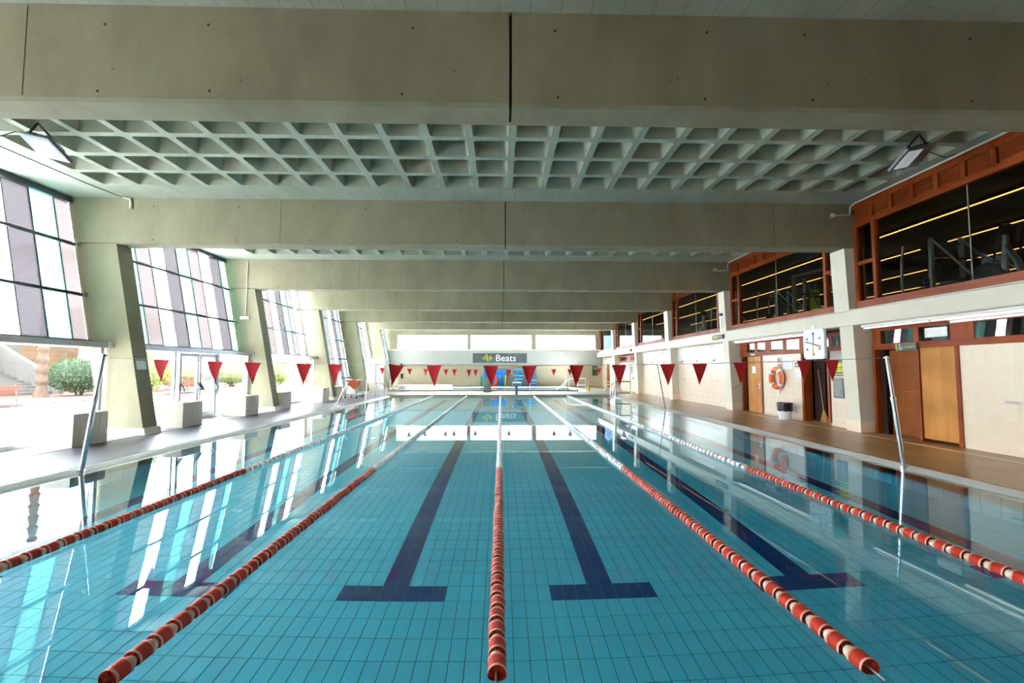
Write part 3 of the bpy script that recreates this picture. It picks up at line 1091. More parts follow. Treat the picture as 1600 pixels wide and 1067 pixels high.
# solid parts of the wall
wall_piece(Y_NEAR, BEAMS[1], 0, 2.72)
p_ = wall_piece(5.65, 8.93, 0, 2.15, 'grout', WX - .0015, 'tile_bed')
lay_tiles(w, 5.68, 8.93, DECK, 2.15)
wall_piece(11.65, 12.52, 0, 2.15)
wall_piece(13.72, 15.80, 0, 2.15)
for (y0, y1) in (BAYS[3], BAYS[4]):
    wall_piece(y0, y1, 0, 2.05)
    wall_piece(y0, y1, 2.05, 2.72, 'lamp_white', WX - .02, 'white_band')
wall_piece(29.6, 30.2, 0, 2.1)
wall_piece(32.4, 35.05, 0, 2.1)
wall_piece(35.5, 38.3, 0, 2.72)
wall_piece(39.4, BACK, 0, 2.72)
wall_piece(38.3, 39.4, 2.1, 2.72)
MB().box(9.5, 9.7, 28, BACK, 0, 2.8).build('backing', 'recess_shade', w)
MB().box(WX - .03, WX + .28, 11.65, 12.52, 0, DECK + .07).build('skirting', 'wall_tile', w)
MB().box(WX - .012, WX + .28, 13.72, 15.80, 0, DECK + .07).build('skirting', 'block_tile', w)


def transom(name, label, y0, y1, z0, z1, cuts, post=.07, dark=True):
    """timber transom band with glass lights; cuts = list of (ya, yb) glass openings"""
    t = struct(name, label)
    fr = MB()
    fr.box(WX - .02, WX + .14, y0, y1, z1, z1 + .10)
    fr.box(WX - .02, WX + .14, y0, y1, z0 - .12, z0)
    fr.build('frame_rail', 'frame_wood', t)
    ed = sorted([c for q in cuts for c in q])
    ed = [y0] + ed + [y1]
    for a, b in zip(ed[::2], ed[1::2]):
        if b - a > .01:
            MB().box(WX - .005, WX + .13, a, b, z0, z1).build('frame_post', 'frame_wood_v', t)
    for a, b in cuts:
        pn = MB().box(WX + .004, WX + .012, a, b, z0, z1).build('pane', 'glass_dark', t)
        fm = MB()
        e = .018
        for p, q, r_, s_ in ((a, b, z0, z0 + e), (a, b, z1 - e, z1), (a, a + e, z0, z1), (b - e, b, z0, z1)):
            fm.box(WX - .006, WX + .03, p, q, r_, s_)
        fm.build('sash', 'frame_wood', pn)
    MB().box(WX + .28, WX + .32, y0, y1, z0 - .1, 2.8).build('room_shade_sheet', 'gym_dark', t)  # black sheet standing in for the shade of the room behind
    return t


tr1 = transom('window_30', 'timber transom lights over the accessible changing-room doors nearest in view', 5.65, 11.02, 2.21, 2.56,
              [(9.90, 10.80), (9.05, 9.80), (5.80, 8.62)])
sg = MB().box(WX - .012, WX - .004, 9.12, 9.62, 2.30, 2.50).build('sticker_frame', 'lamp_white', tr1)
transom('window_31', 'timber transom lights over the lifebuoy in the second bay', 13.65, 17.25, 2.22, 2.57,
        [(16.25, 16.80), (15.60, 16.10), (14.60, 15.28), (13.78, 14.45)])
transom('window_32', 'short dark timber transom light beside the wall clock', 11.95, 13.65, 2.24, 2.54, [(12.10, 12.42), (12.52, 12.80)])
transom('window_33', 'timber transom lights over the far pale doors', 29.9, 35.0, 2.22, 2.56, [(30.4, 30.9), (31.0, 31.5), (31.6, 32.1), (33.0, 34.6)])
wall_piece(11.65, 11.95, 2.15, 2.72)


def door_frame(parent, y0, y1, z1, wd=.07, deep=.24, m='frame_wood_v'):
    for a in (y0 - wd, y1):
        p = MB().box(WX - .03, WX + deep, a, a + wd, DECK, z1).build('jamb', m, parent)
        MB().box(WX - .035, WX + .02, a - .005, a + wd + .005, DECK, DECK + .10).build('jamb_foot', 'ply_dark', p)


# accessible changing-room doors nearest in view
d = struct('door_10', 'pair of wooden changing-room doors, one dark and set back, one pale')
door_frame(d, 8.98, 10.94, 2.10, .08)
lf = MB().box(WX + .20, WX + .24, 9.86, 10.78, DECK + .02, 2.08).build('dark_leaf', 'ply_dark', d)
MB().bbox(WX + .17, WX + .20, 9.90, 9.93, .95, 1.15, .005).build('pull_handle', 'dark_grey', lf)
MB().box(WX + .195, WX + .2, 10.05, 10.45, 1.10, 1.107).build('scratch', 'ply', lf)
MB().box(WX + .10, WX + .24, 10.80, 10.94, DECK, 2.10).build('reveal_shade', 'recess_shade', d)  # dark block painting the shade in the door reveal
MB().box(WX - .01, WX + .20, 9.80, 9.86, DECK, 2.10).build('mid_post', 'frame_wood_v', d)
lf = MB().bbox(WX + .02, WX + .06, 8.99, 9.79, DECK + .06, 2.09, .004).build('pale_leaf', 'ply', d)
MB().box(WX + .26, WX + .30, 8.9, 11.05, 0, 2.2).build('room_shade_sheet', 'gym_dark', d)  # black sheet in place of shade behind the leaves
# open doorway with the broom
d = struct('door_11', 'open dark doorway beside the lifebuoy wall')
door_frame(d, 12.62, 13.62, 2.12, .09)
MB().box(WX - .02, WX + .24, 12.53, 13.71, 2.08, 2.15).build('head', 'frame_wood', d)
MB().box(10.30, 10.34, 12.2, 14.0, 0, 2.5).build('dark_room_back', 'recess_shade', d)  # room surfaces coloured near black to paint the doorway's shade
MB().box(9.5, 10.34, 12.2, 12.24, 0, 2.5).build('dark_room_side', 'recess_shade', d)
MB().box(9.5, 10.34, 13.96, 14.0, 0, 2.5).build('dark_room_side', 'recess_shade', d)
MB().box(9.4, 10.34, 12.2, 14.0, 2.4, 2.44).build('dark_room_ceiling', 'recess_shade', d)
MB().box(WX + .30, WX + .33, 13.15, 13.62, DECK, 2.1).build('leaf_edge', 'recess_shade', d)  # door leaf coloured dark as if lost in the doorway's shade
# closed varnished door in the second bay
d = struct('door_12', 'closed orange varnished wooden door in the second bay')
door_frame(d, 15.88, 17.08, 2.09, .08)
MB().box(WX + .10, WX + .24, 16.80, 17.10, DECK, 2.09).build('reveal_shade', 'recess_shade', d)  # shade beside the set-back leaf, painted as a dark block
lf = MB().bbox(WX + .02, WX + .06, 15.98, 16.80, DECK + .02, 2.08, .004).build('leaf', 'ply', d)
hp = MB().bbox(WX - .005, WX + .02, 16.00, 16.09, .92, 1.12, .01).build('handle_plate', 'white', lf)
MB().tube([(WX + .0, 16.05, 1.02), (WX - .05, 16.05, 1.02), (WX - .05, 16.15, 1.02)], .012, 8).build('handle', 'steel', hp)
MB().box(WX - .01, WX + .03, 15.80, 15.98, DECK, 2.09).build('fixed_panel', 'ply', d)
MB().box(WX + .26, WX + .30, 15.8, 17.3, 0, 2.2).build('room_shade_sheet', 'gym_dark', d)  # black sheet painting the shade behind this door
MB().box(WX + .26, WX + .30, 11.6, 15.9, 2.0, 2.8).build('room_shade_sheet', 'gym_dark', w)  # black sheet painting the shade behind the second-bay transoms
# far pale double doors with window lights
d = struct('door_13', 'pale double doors with small window lights beyond the ladder')
for a, b in ((30.25, 31.3), (31.33, 32.38)):
    lf = MB().bbox(WX + .02, WX + .06, a, b, DECK + .02, 2.08, .004).build('leaf', 'wall_tile', d)
    MB().box(WX + .012, WX + .02, a + .35, b - .35, 1.3, 1.85).build('window_light', 'dark_grey', lf)
    MB().bbox(WX - .03, WX + .02, a + .08, a + .2, .95, 1.05, .01).build('handle', 'black', lf)
MB().box(WX - .02, WX + .2, 29.95, 30.25, DECK, 2.1).build('jamb', 'frame_wood_v', d)
d = struct('door_14', 'brown wooden door at the far corner of the hall')
MB().bbox(WX + .02, WX + .06, 38.3, 39.4, DECK, 2.1, .004).build('leaf', 'ply_dark', d)

# ---- gym windows above the ledge
bay_gym = ['beside the camera', 'nearest in view', 'in the second bay', 'in the third bay', 'in the fourth bay', 'in the fifth bay', 'in the farthest bay']
GZ0, GZ1 = 3.30, 5.17
for bi, (y0, y1) in enumerate(BAYS):
    g = struct('window_%d' % (40 + bi), 'brown timber gym window with louvred band above, ' + bay_gym[bi])
    gx = 8.93
    y0b = y0 + .06
    MB().bbox(gx - .02, gx + .16, y0b, y1, 3.085, GZ0, .008).build('sill', 'frame_pink', g)
    MB().box(gx, gx + .14, y0b, y1, GZ1, GZ1 + .09).build('head_rail', 'frame_wood', g)
    MB().box(gx, gx + .14, y0b, y1, 5.68, CEIL).build('top_rail', 'frame_wood', g)
    nlv = max(1, round((y1 - y0b) / .58))
    lw = (y1 - y0b) / nlv
    for k in range(nlv):
        a, b = y0b + k * lw, y0b + (k + 1) * lw
        lp = MB()
        lp.box(gx + .06, gx + .10, a, b, GZ1 + .09, 5.68)
        for s_ in range(9):
            z = GZ1 + .17 + s_ * .045
            lp.prism([(gx + .02, z), (gx + .06, z + .03), (gx + .06, z + .04), (gx + .02, z + .012)], 'y', a + .08, b - .08)
        lv = lp.build('louvre_panel', 'frame_wood', g)
        st = MB().box(gx, gx + .06, a - .05 if k else a, a + .05, GZ1 + .09, 5.68)
        st.box(gx, gx + .06, a, b, GZ1 + .09, GZ1 + .13)
        st.box(gx, gx + .06, a, b, 5.62, 5.68)
        st.build('stile', 'frame_wood_v', lv)
    n0, n1 = y0b + .10, y0b + .52
    f0, f1 = y1 - .55, y1 - .10
    for a, b in ((y0b, n0), (n1, n1 + .09), (f0 - .09, f0), (f1, y1)):
        MB().box(gx, gx + .13, a, b, GZ0, GZ1).build('post', 'frame_wood_v', g)
    for a, b in ((n0, n1), (f0, f1)):
        MB().box(gx + .01, gx + .12, a, b, 4.20, 4.29).build('mid_rail', 'frame_wood', g)
        MB().box(gx + .06, gx + .07, a, b, GZ0, 4.20).build('narrow_pane', 'glass_gym', g)
        MB().box(gx + .06, gx + .07, a, b, 4.29, GZ1).build('narrow_pane', 'glass_gym', g)
    mid = (n1 + f0) / 2
    for a, b in ((n1 + .09, mid - .006), (mid + .006, f0 - .09)):
        MB().box(gx + .06, gx + .07, a, b, GZ0, GZ1).build('pane', 'glass_gym', g)
    MB().box(gx + .055, gx + .075, mid - .008, mid + .008, GZ0, GZ1).build('glass_joint', 'gasket', g)

# ---- gym room behind
GXR, GCE = 21.5, 5.55
r_ = struct('wall_gym', 'dark walls of the gym behind the upper windows')
MB().box(GXR, GXR + .2, Y_NEAR, BACK, 2.9, 6.3).build('far_wall', 'gym_dark', r_)
MB().box(9.1, GXR, Y_NEAR - .2, Y_NEAR, 2.9, 6.3).build('end_wall', 'gym_dark', r_)
MB().box(9.2, GXR, BACK, BACK + .2, 2.9, 6.3).build('end_wall', 'gym_dark', r_)
o = MB().box(9.12, GXR, Y_NEAR, BACK, GCE, GCE + .2).build('ceiling', 'gym_dark')
tag(o, 'black gym ceiling behind the upper windows', kind='structure')
o = MB().box(9.12, GXR, Y_NEAR, BACK, 2.9, 3.09).build('floor', 'gym_floor')
tag(o, 'black rubber gym floor behind the upper windows', kind='structure')

# ---- outer blocker walls beside the ground floor rooms
o = MB().box(10.9, 11.1, Y_NEAR, BACK, -.4, 2.95).build('wall_store', 'gym_dark')
tag(o, 'dark back wall of the ground floor rooms', kind='structure')

# ================================================================== GARDEN
o = MB().box(-70, -9.55, -40, 90, -.4, 0.02).build('ground', 'pave')
tag(o, 'pale sunlit paving outside the glass front', kind='structure')
o = MB().box(-70, 70, BACK + .3, 120, -.4, 0.0).build('ground', 'pave')
tag(o, 'pale paving behind the far wall', kind='structure')
k = struct('planter', 'low planting bed with pink stone kerb across the paving')
k['kind'] = 'structure'
for j, y in enumerate([14 + 1.5 * q for q in range(22)]):
    MB().bbox(-20.7, -20.4, y, y + 1.48, 0, .16, .02).build('kerb_stone', 'kerb', k)
MB().box(-29, -20.7, 12, 47, -.2, .13).build('soil_bed', 'soil', k)
w = struct('wall_garden', 'ochre block garden wall with a sloping white coping beside the stairs')
MB().prism([(10, 0), (34.0, 0), (34.0, 3.3), (10, 3.7)], 'x', -31.2, -30.8).build('block_wall', 'brick_ext', w)
MB().box(-33, -32.6, 28, 70, 0, 1.9).build('low_wall', 'stair', w)
st = struct('stairs', 'white outdoor stairs climbing beside the ochre garden wall')
for s_ in range(9):
    MB().box(-27.0 - .42 * (s_ + 1), -27.0 - .42 * s_ - .0, 21.0, 28.2, 0, .13 + .17 * (s_ + 1)).build('step', 'stair', st)
# sloping white ramp parapet
MB().prism([(-26.6, .1), (-26.6, .9), (-30.8, 3.4), (-30.8, .1)], 'y', 28.2, 28.5).build('parapet', 'stair', st)
MB().prism([(20.0, .1), (20.0, .9), (28.2, 3.2), (29.5, 3.2), (29.5, .1)], 'x', -30.75, -30.4).build('parapet', 'stair', st)


def leaf_blob(name, m, parent, rx, ry, rz, cz, n, size, seed, core='leaf_dark', petal=None):
    rnd = random.Random(seed)
    mb = MB()
    # rough core
    seg, rg = 14, 8
    vs = []
    for i in range(rg + 1):
        th = PI * i / rg
        for j in range(seg):
            ph = 2 * PI * j / seg
            q = .86 + .06 * math.sin(3 * ph + i)
            vs.append((rx * q * math.sin(th) * math.cos(ph), ry * q * math.sin(th) * math.sin(ph), cz + rz * q * math.cos(th)))
    fs = []
    for i in range(rg):
        for j in range(seg):
            fs.append((i * seg + j, i * seg + (j + 1) % seg, (i + 1) * seg + (j + 1) % seg, (i + 1) * seg + j))
    mb.add(vs, fs, 1)
    for _ in range(n):
        u, ph = rnd.uniform(-1, 1), rnd.uniform(0, 2 * PI)
        s = math.sqrt(1 - u * u)
        d = Vector((s * math.cos(ph), s * math.sin(ph), u))
        q = rnd.uniform(.86, 1.02)
        p = Vector((d.x * rx * q, d.y * ry * q, cz + d.z * rz * q))
        a = d.cross(Vector((rnd.uniform(-1, 1), rnd.uniform(-1, 1), rnd.uniform(-1, 1)))).normalized()
        b = (d * rnd.uniform(.3, 1) + Vector((rnd.uniform(-.6, .6), rnd.uniform(-.6, .6), rnd.uniform(-.3, .6)))).normalized()
        L = size * rnd.uniform(.7, 1.3)
        mi = 2 if (petal and rnd.random() < .45) else 0
        mb.add([p - a * L * .3, p + b * L * .5 - a * L * .05, p + b * L, p + a * L * .3 + b * L * .3], [(0, 1, 2, 3)], mi)
    ms = [m, core] + ([petal] if petal else [])
    return mb.build(name, ms, parent, recalc=False)


def bush(name, label, loc, rx, ry, rz, cz, n, size, seed, m='leaf', petal=None, core='leaf_dark', stems=True):
    t = thing(name, label, 'tree' if name == 'tree' else 'bush', loc)
    leaf_blob('foliage', m, t, rx, ry, rz, cz, n, size, seed, core, petal)
    if stems:
        mb = MB()
        for a in (0, 2.1, 4.2):
            mb.tube([(.12 * math.cos(a), .12 * math.sin(a), 0), (.35 * math.cos(a), .35 * math.sin(a), cz * .6), (.4 * math.cos(a), .4 * math.sin(a), cz - rz * .4)], .05, 6)
        mb.build('stem', 'bark', t)
    return t


bush('clipped_bush', 'dense rounded dark green clipped bush beyond the nearest glass front', (-24.2, 26.9, .13), 1.45, 1.45, .92, 1.12, 5200, .13, 3)
bush('flowering_shrub', 'shrub with bright pink flowers above the white stair parapet', (-29.2, 36.8, .13), 1.2, 1.5, .8, 2.6, 1600, .14, 4, 'leaf_pale', 'petal', 'leaf_pale')
bush('garden_shrub', 'bushy yellow green shrub behind the red bench seen through the door bay', (-24.0, 31.2, .13), 1.3, 1.9, 1.2, 1.25, 2600, .18, 5, 'leaf_yellow', None, 'leaf_pale')
bush('garden_shrub', 'yellow green shrub with pink flowers seen through the glass double doors', (-24.5, 35.6, .13), 1.2, 1.8, .9, 1.0, 1800, .17, 6, 'leaf_yellow', 'petal', 'leaf_pale')
bush('garden_shrub', 'pale green shrub at the far end of the planting bed', (-23.5, 40.5, .13), 1.2, 1.6, 1.0, 1.1, 1800, .16, 8, 'leaf_pale', None, 'leaf_pale')
bush('tree', 'spreading olive green tree high above the yellow green shrub', (-27.5, 33.0, .13), 2.6, 3.6, 1.3, 4.6, 3200, .22, 9, 'leaf_pale', None, 'leaf_pale')
bush('garden_shrub', 'pale loose shrub seen through the glazed front beyond the third column', (-22.5, 47.0, .0), 1.4, 2.4, 1.5, 1.6, 1800, .2, 10, 'leaf_yellow', None, 'leaf_pale')

# palm trunk
t = thing('palm_tree', 'thick shaggy palm trunk beside the white stairs', 'palm', (-24.2, 24.7, .12))
prof = []
for q in range(26):
    z = q * .28
    r0 = .25 - .003 * q + (.10 if q == 0 else 0) + (.05 if q % 2 else 0)
    prof += [(r0, z), (r0 - .05, z + .14)]
MB().lathe(prof, 12, 'z').build('trunk', 'bark', t, smooth=60)
mb = MB()
for q in range(22):
    a = 2 * PI * q / 22
    el = (.9, .5, .15)[q % 3]

    def rib(u):
        return Vector((math.cos(a) * u * 2.4, math.sin(a) * u * 2.4, 7.1 + math.sin(u * 2.0 + el) * 1.0 - u * u * .9))
    sd = Vector((-math.sin(a), math.cos(a), 0))
    for k in range(22):
        u = .12 + .88 * k / 22
        p = rib(u)
        d = (rib(u + .03) - p).normalized()
        L = .55 * math.sin(PI * min(1, .25 + .75 * u)) + .12
        for e in (-1, 1):
            tip = p + sd * e * L * .8 + d * L * .55 - Vector((0, 0, L * .35))
            mb.add([p - d * .02, p + d * .025, tip], [(0, 1, 2)])
mb.build('fronds', 'leaf_pale', t, recalc=False)
t = thing('palm_tree', 'slim pale palm trunk seen through the third glazed bay', 'palm', (-19.5, 46.5, .02))
MB().lathe([(.26, 0), (.2, .4), (.17, 3.0), (.16, 6)], 10, 'z').build('trunk', 'bark', t, smooth=60)


def bench(label, loc, rotz, L):
    t = thing('garden_bench', label, 'bench', loc, rotz)
    for j in range(4):
        MB().bbox(-L / 2, L / 2, -.24 + j * .125, -.14 + j * .125, .43, .46, .006).build('slat', 'bench_wood', t)
    for j in range(3):
        MB().bbox(-L / 2, L / 2, .27, .30, .55 + j * .13, .65 + j * .13, .006).build('back_slat', 'bench_wood', t)
    for s in (-1, 1):
        mb = MB()
        mb.tube([(s * (L / 2 - .15), -.2, 0), (s * (L / 2 - .15), -.2, .43), (s * (L / 2 - .15), .25, .43), (s * (L / 2 - .15), .33, .95)], .025, 6)
        mb.tube([(s * (L / 2 - .15), .2, 0), (s * (L / 2 - .15), .2, .43)], .025, 6)
        mb.build('leg_frame', 'rail', t)


bench('wooden slatted bench end beside the white garden stairs', (-20.0, 18.9, .02), R(90), 1.8)
bench('long red-brown slatted bench in front of the yellow green shrub', (-20.1, 29.8, .02), R(90), 2.6)
o = MB().box(6.5, 13.5, BACK + 4, BACK + 10, 0, 6.0).build('building', 'ext_blue')
tag(o, 'pale blue clad building outside the last clerestory window', 'building')

# ================================================================== LANE ROPES
FP = 0.158


def float_mesh(body, rim, n=18, ribs=9, low=False):
    mb = MB()
    L, r0 = .108, .052
    if low:
        prof = [(.02, -L / 2 + .01), (r0, -L / 2), (r0, -L / 2 + .014), (r0 - .005, -L / 2 + .016), (r0 - .005, L / 2 - .016), (r0, L / 2 - .014), (r0, L / 2), (.02, L / 2 - .01)]
        mis = [0, 1, 1, 0, 1, 1, 0]
    else:
        prof = [(.014, -L / 2 + .022), (r0 - .006, -L / 2 + .020), (r0 - .004, -L / 2), (r0, -L / 2), (r0, -L / 2 + .013), (r0 - .004, -L / 2 + .014)]
        mis = [0, 0, 1, 1, 1]
        w_ = (L - .032) / ribs
        for k in range(ribs):
            a = -L / 2 + .016 + k * w_
            prof += [(r0 - .0045, a), (r0 - .001, a + w_ * .3), (r0 - .001, a + w_ * .7), (r0 - .0045, a + w_)]
            mis += [0, 0, 0, 0]
        prof += [(r0 - .004, L / 2 - .014), (r0, L / 2 - .013), (r0, L / 2), (r0 - .004, L / 2), (r0 - .006, L / 2 - .020), (.014, L / 2 - .022)]
        mis += [1, 1, 1, 1, 0, 0]
        mis = mis[:len(prof) - 1]
    mb.lathe(prof, n, 'y', mis=mis)
    if not low:
        for a in range(6):                       # end-face webs
            t = 2 * PI * a / 6
            for y in (-L / 2 + .006, L / 2 - .02):
                c, s = math.cos(t), math.sin(t)
                mb.add([(c * .012 - s * .003, y, s * .012 + c * .003), (c * .045 - s * .003, y, s * .045 + c * .003),
                        (c * .045 + s * .003, y, s * .045 - c * .003), (c * .012 + s * .003, y, s * .012 - c * .003),
                        (c * .012 - s * .003, y + .014, s * .012 + c * .003), (c * .045 - s * .003, y + .014, s * .045 + c * .003),
                        (c * .045 + s * .003, y + .014, s * .045 - c * .003), (c * .012 + s * .003, y + .014, s * .012 - c * .003)],
                       [(0, 1, 2, 3), (4, 7, 6, 5), (0, 4, 5, 1), (2, 6, 7, 3), (1, 5, 6, 2)], 0)
    return mb


_o = float_mesh('red_float', 'rim').build('float', ['red_float', 'rim'], smooth=35)
F_RED = _o.data
bpy.data.objects.remove(_o)
_o = float_mesh('w', 'w', 12, 4).build('float', ['white_float', 'rim_pale'], smooth=35)
F_WHITE = _o.data
bpy.data.objects.remove(_o)
_o = MB().lathe([(.010, -.026), (.030, -.025), (.036, -.012), (.036, .012), (.030, .025), (.010, .026)], 12, 'y').build('spacer', 'cream_spacer', smooth=60)
SPACER = _o.data
bpy.data.objects.remove(_o)
rope_words = {-4: 'first lane rope from the garden side, red floats turning cream', -2: 'second lane rope from the garden side, red floats turning cream',
              0: 'middle lane rope of orange red floats straight ahead of the camera', 2: 'second lane rope from the changing-room side, orange red floats turning white',
              4: 'first lane rope from the changing-room side, orange red floats turning white'}
for x in (-4, -2, 0, 2, 4):
    ys = 2.47 if abs(x) < 3 else 2.45
    t = thing('lane_rope', rope_words[x], 'lane rope', (x, ys, 0.018), 0, 'lane ropes along the pool')
    MB().tube([(0, -.08, 0), (0, P1 - ys, 0)], .006, 6).build('cable', 'cable', t)
    n = int((P1 - ys - .1) / FP)
    far = MB()
    for k in range(n):
        y = .075 + k * FP
        red = ys + y < 7.42
        if ys + y < 13.0:
            o = inst(F_RED if red else F_WHITE, 'float', t, (random.uniform(-.004, .004), y, random.uniform(-.003, .003)), (0, random.uniform(0, 1), random.uniform(-.02, .02)))
            if red:
                inst(SPACER, 'spacer', t, (0, y + FP / 2, 0))
        else:
            L, r0 = .126, .052
            far.lathe([(.02, y - L / 2), (r0, y - L / 2), (r0, y - L / 2 + .012), (r0 - .006, y - L / 2 + .014), (r0 - .006, y + L / 2 - .014), (r0, y + L / 2 - .012), (r0, y + L / 2), (.02, y + L / 2)],
                      10, 'y', mis=[0, 1, 1, 0, 1, 1, 0])
    o = far.build('float_run', ['white_float', 'rim_pale'], t, smooth=35)
    o['kind'] = 'stuff'

# ================================================================== POLES AND PENNANTS
def pole(label, foot, top, r, m='steel', nm='pennant_pole'):
    t = thing(nm, label, 'pole', foot)
    d = Vector(top) - Vector(foot)
    MB().tube([(0, 0, -.05), tuple(d * .62)], r, 12).build('lower_tube', m, t, smooth=40)
    MB().tube([tuple(d * .60), tuple(d)], r * .82, 12).build('upper_tube', m, t, smooth=40)
    dn = d.normalized()
    MB().tube([tuple(d * .60), tuple(d * .60 + dn * .06)], r * 1.25, 12).build('collar', m, t, smooth=40)
    MB().tube([tuple(d * .985 + Vector((-.05, 0, 0))), tuple(d * .985 + Vector((.05, 0, 0)))], r * .35, 8).build('hook', m, t)
    MB().tube([(0, 0, -.02), (0, 0, .03)], r * 1.5, 12).build('socket', m, t)
    return t


pole('leaning steel pennant pole on the garden-side pool edge near the tiled blocks', (-6.56, 7.41, .02), (-6.31, 7.42, 1.86), .034)
pole('bright steel pennant pole on the changing-room pool edge in front of the doors', (6.56, 7.33, .02), (6.36, 7.33, 1.83), .032, 'steel')
pole('thin white pole leaning over the far pool edge on the garden side', (-6.58, 18.2, .02), (-6.02, 18.2, 1.12), .022, 'white')
pole('upright white pennant pole at the far garden-side pool edge before the ladder', (-6.56, 22.4, .02), (-6.44, 22.4, 1.72), .026, 'white')
pole('thin dark pole leaning against the white wall band at the pool edge', (6.62, 18.2, .02), (6.32, 18.2, 1.80), .02, 'dark_grey')


def pennant_mesh(w_, h_, m):
    mb = MB()
    n = 6
    vs, fs = [], []
    for s in (0.0015, -.0015):
        for i in range(n + 1):
            z = -h_ * i / n
            hw = w_ / 2 * (1 - i / n)
            for q in (-1, 0, 1):
                vs.append((q * max(hw, .002), s + .012 * math.sin(3 * q + 4 * i / n), z))
    st = (n + 1) * 3
    for s in (0, 1):
        for i in range(n):
            for q in (0, 1):
                a = s * st + i * 3 + q
                fs.append((a, a + 1, a + 4, a + 3))
    for i in range(n):
        for q in (0, 2):
            a = i * 3 + q
            fs.append((a, a + 3, a + 3 + st, a + st))
    mb.add(vs, fs)
    o = mb.build('pennant', m, smooth=60)
    me = o.data
    bpy.data.objects.remove(o)
    return me


def pennant_line(label, y, xs, zc, sag, ends, w_, h_, m, yaws={}):
    t = thing('pennant_line', label, 'pennants', (0, y, 0), 0, 'backstroke pennant lines')

    def z(x):
        return zc + sag * (x / 6.3) ** 2
    pts = [(ends[0] + (ends[1] - ends[0]) * q / 24, 0, z(ends[0] + (ends[1] - ends[0]) * q / 24)) for q in range(25)]
    MB().tube(pts, .0045, 5).build('cord', 'cord', t)
    me = pennant_mesh(w_, h_, m)
    for i, x in enumerate(xs):
        inst(me, 'pennant', t, (x, 0, z(x)), (0, R(random.uniform(-2, 2)) + R(yaws.get(i, (0, 0))[1]), R(random.uniform(-8, 8) + yaws.get(i, (0, 0))[0])))


PXS = [265, 346, 403, 481, 529, 622, 681, 769, 829, 903, 970, 1047, 1098, 1163, 1265, 1310]
pennant_line('near line of large dark red pennants strung across the pool', 7.40, [(p - 782.6) / 711 * 7.4 for p in PXS], 1.675, .125, (-6.285, 6.335), .245, .345, 'pennant', {5: (20, 12)})
PXF = [642, 667, 698, 711, 734, 744, 796, 866, 891, 937, 600, 975]
pennant_line('far line of small bright red pennants strung across the pool', 22.4, [(p - 782.6) / 711 * 22.4 for p in PXF], 1.60, .10, (-6.38, 6.5), .245, .33, 'pennant_far')

# ================================================================== TILED BLOCKS ON THE GARDEN SIDE
bl_words = ['nearest tiled block, behind the leaning pennant pole', 'second tiled block from the camera, in front of the glass double doors', 'third tiled block from the camera, before the third column',
            'fourth tiled block from the camera, just beyond the third column', 'fifth tiled block from the camera, standing alone', 'sixth tiled block, in front of the orange trolley',
            'seventh tiled block, just beyond the orange trolley', 'eighth tiled block, before the white far door', 'last tiled block on the garden side']
for bi, y in enumerate([9.32, 12.45, 15.45, 17.95, 22.0, 23.9, 26.7, 31.0, 36.0]):
    L, H = .80, .66
    t = thing('tiled_block', 'taupe ' + bl_words[bi], 'block', (-8.455, y, DECK), 0, 'tiled blocks along the garden windows')
    # local: x = 0 inner face, -x towards the glass
    MB().prism([(-.006, 0), (-.006, H - .006), (-.47, H - .006), (-.82, 0)], 'y', .006, L - .006).build('body', 'block_body', t)
    g = .004
    if bi < 4:
        nz, ny = 3, 4
        for a in range(ny):
            for b in range(nz):
                MB().bbox(-.012, 0, a * L / ny + g, (a + 1) * L / ny - g, b * H / nz + g, (b + 1) * H / nz - g, .003).build('tile', 'block_tile', t)
        for yy, s in ((0, 1), (L, -1)):
            for b in range(nz):
                z0_, z1_ = b * H / nz + g, (b + 1) * H / nz - g
                xo0, xo1 = -.82 + .35 * z0_ / H, -.82 + .35 * z1_ / H
                ya, yb = sorted((yy, yy + s * .012))
                for (p0, p1, q0, q1) in ((-g, -g, -.28, -.28), (-.285, -.285, xo0 + g, xo1 + g)):
                    MB().prism([(p0, z0_), (p1, z1_), (q1, z1_), (q0, z0_)], 'y', ya, yb).build('tile', 'block_tile', t)
        for a in range(ny):
            MB().bbox(-.47, -g, a * L / ny + g, (a + 1) * L / ny - g, H - .01, H + .002, .003).build('tile', 'block_tile', t)
    else:
        MB().prism([(0, 0), (0, H), (-.47, H), (-.82, 0)], 'y', 0, L).build('tiling', 'block_tile', t)
        MB().bbox(-.006, .006, .2, .4, H - .09, H - .05, .003).build('vent_grille', 'dark_grey', t)

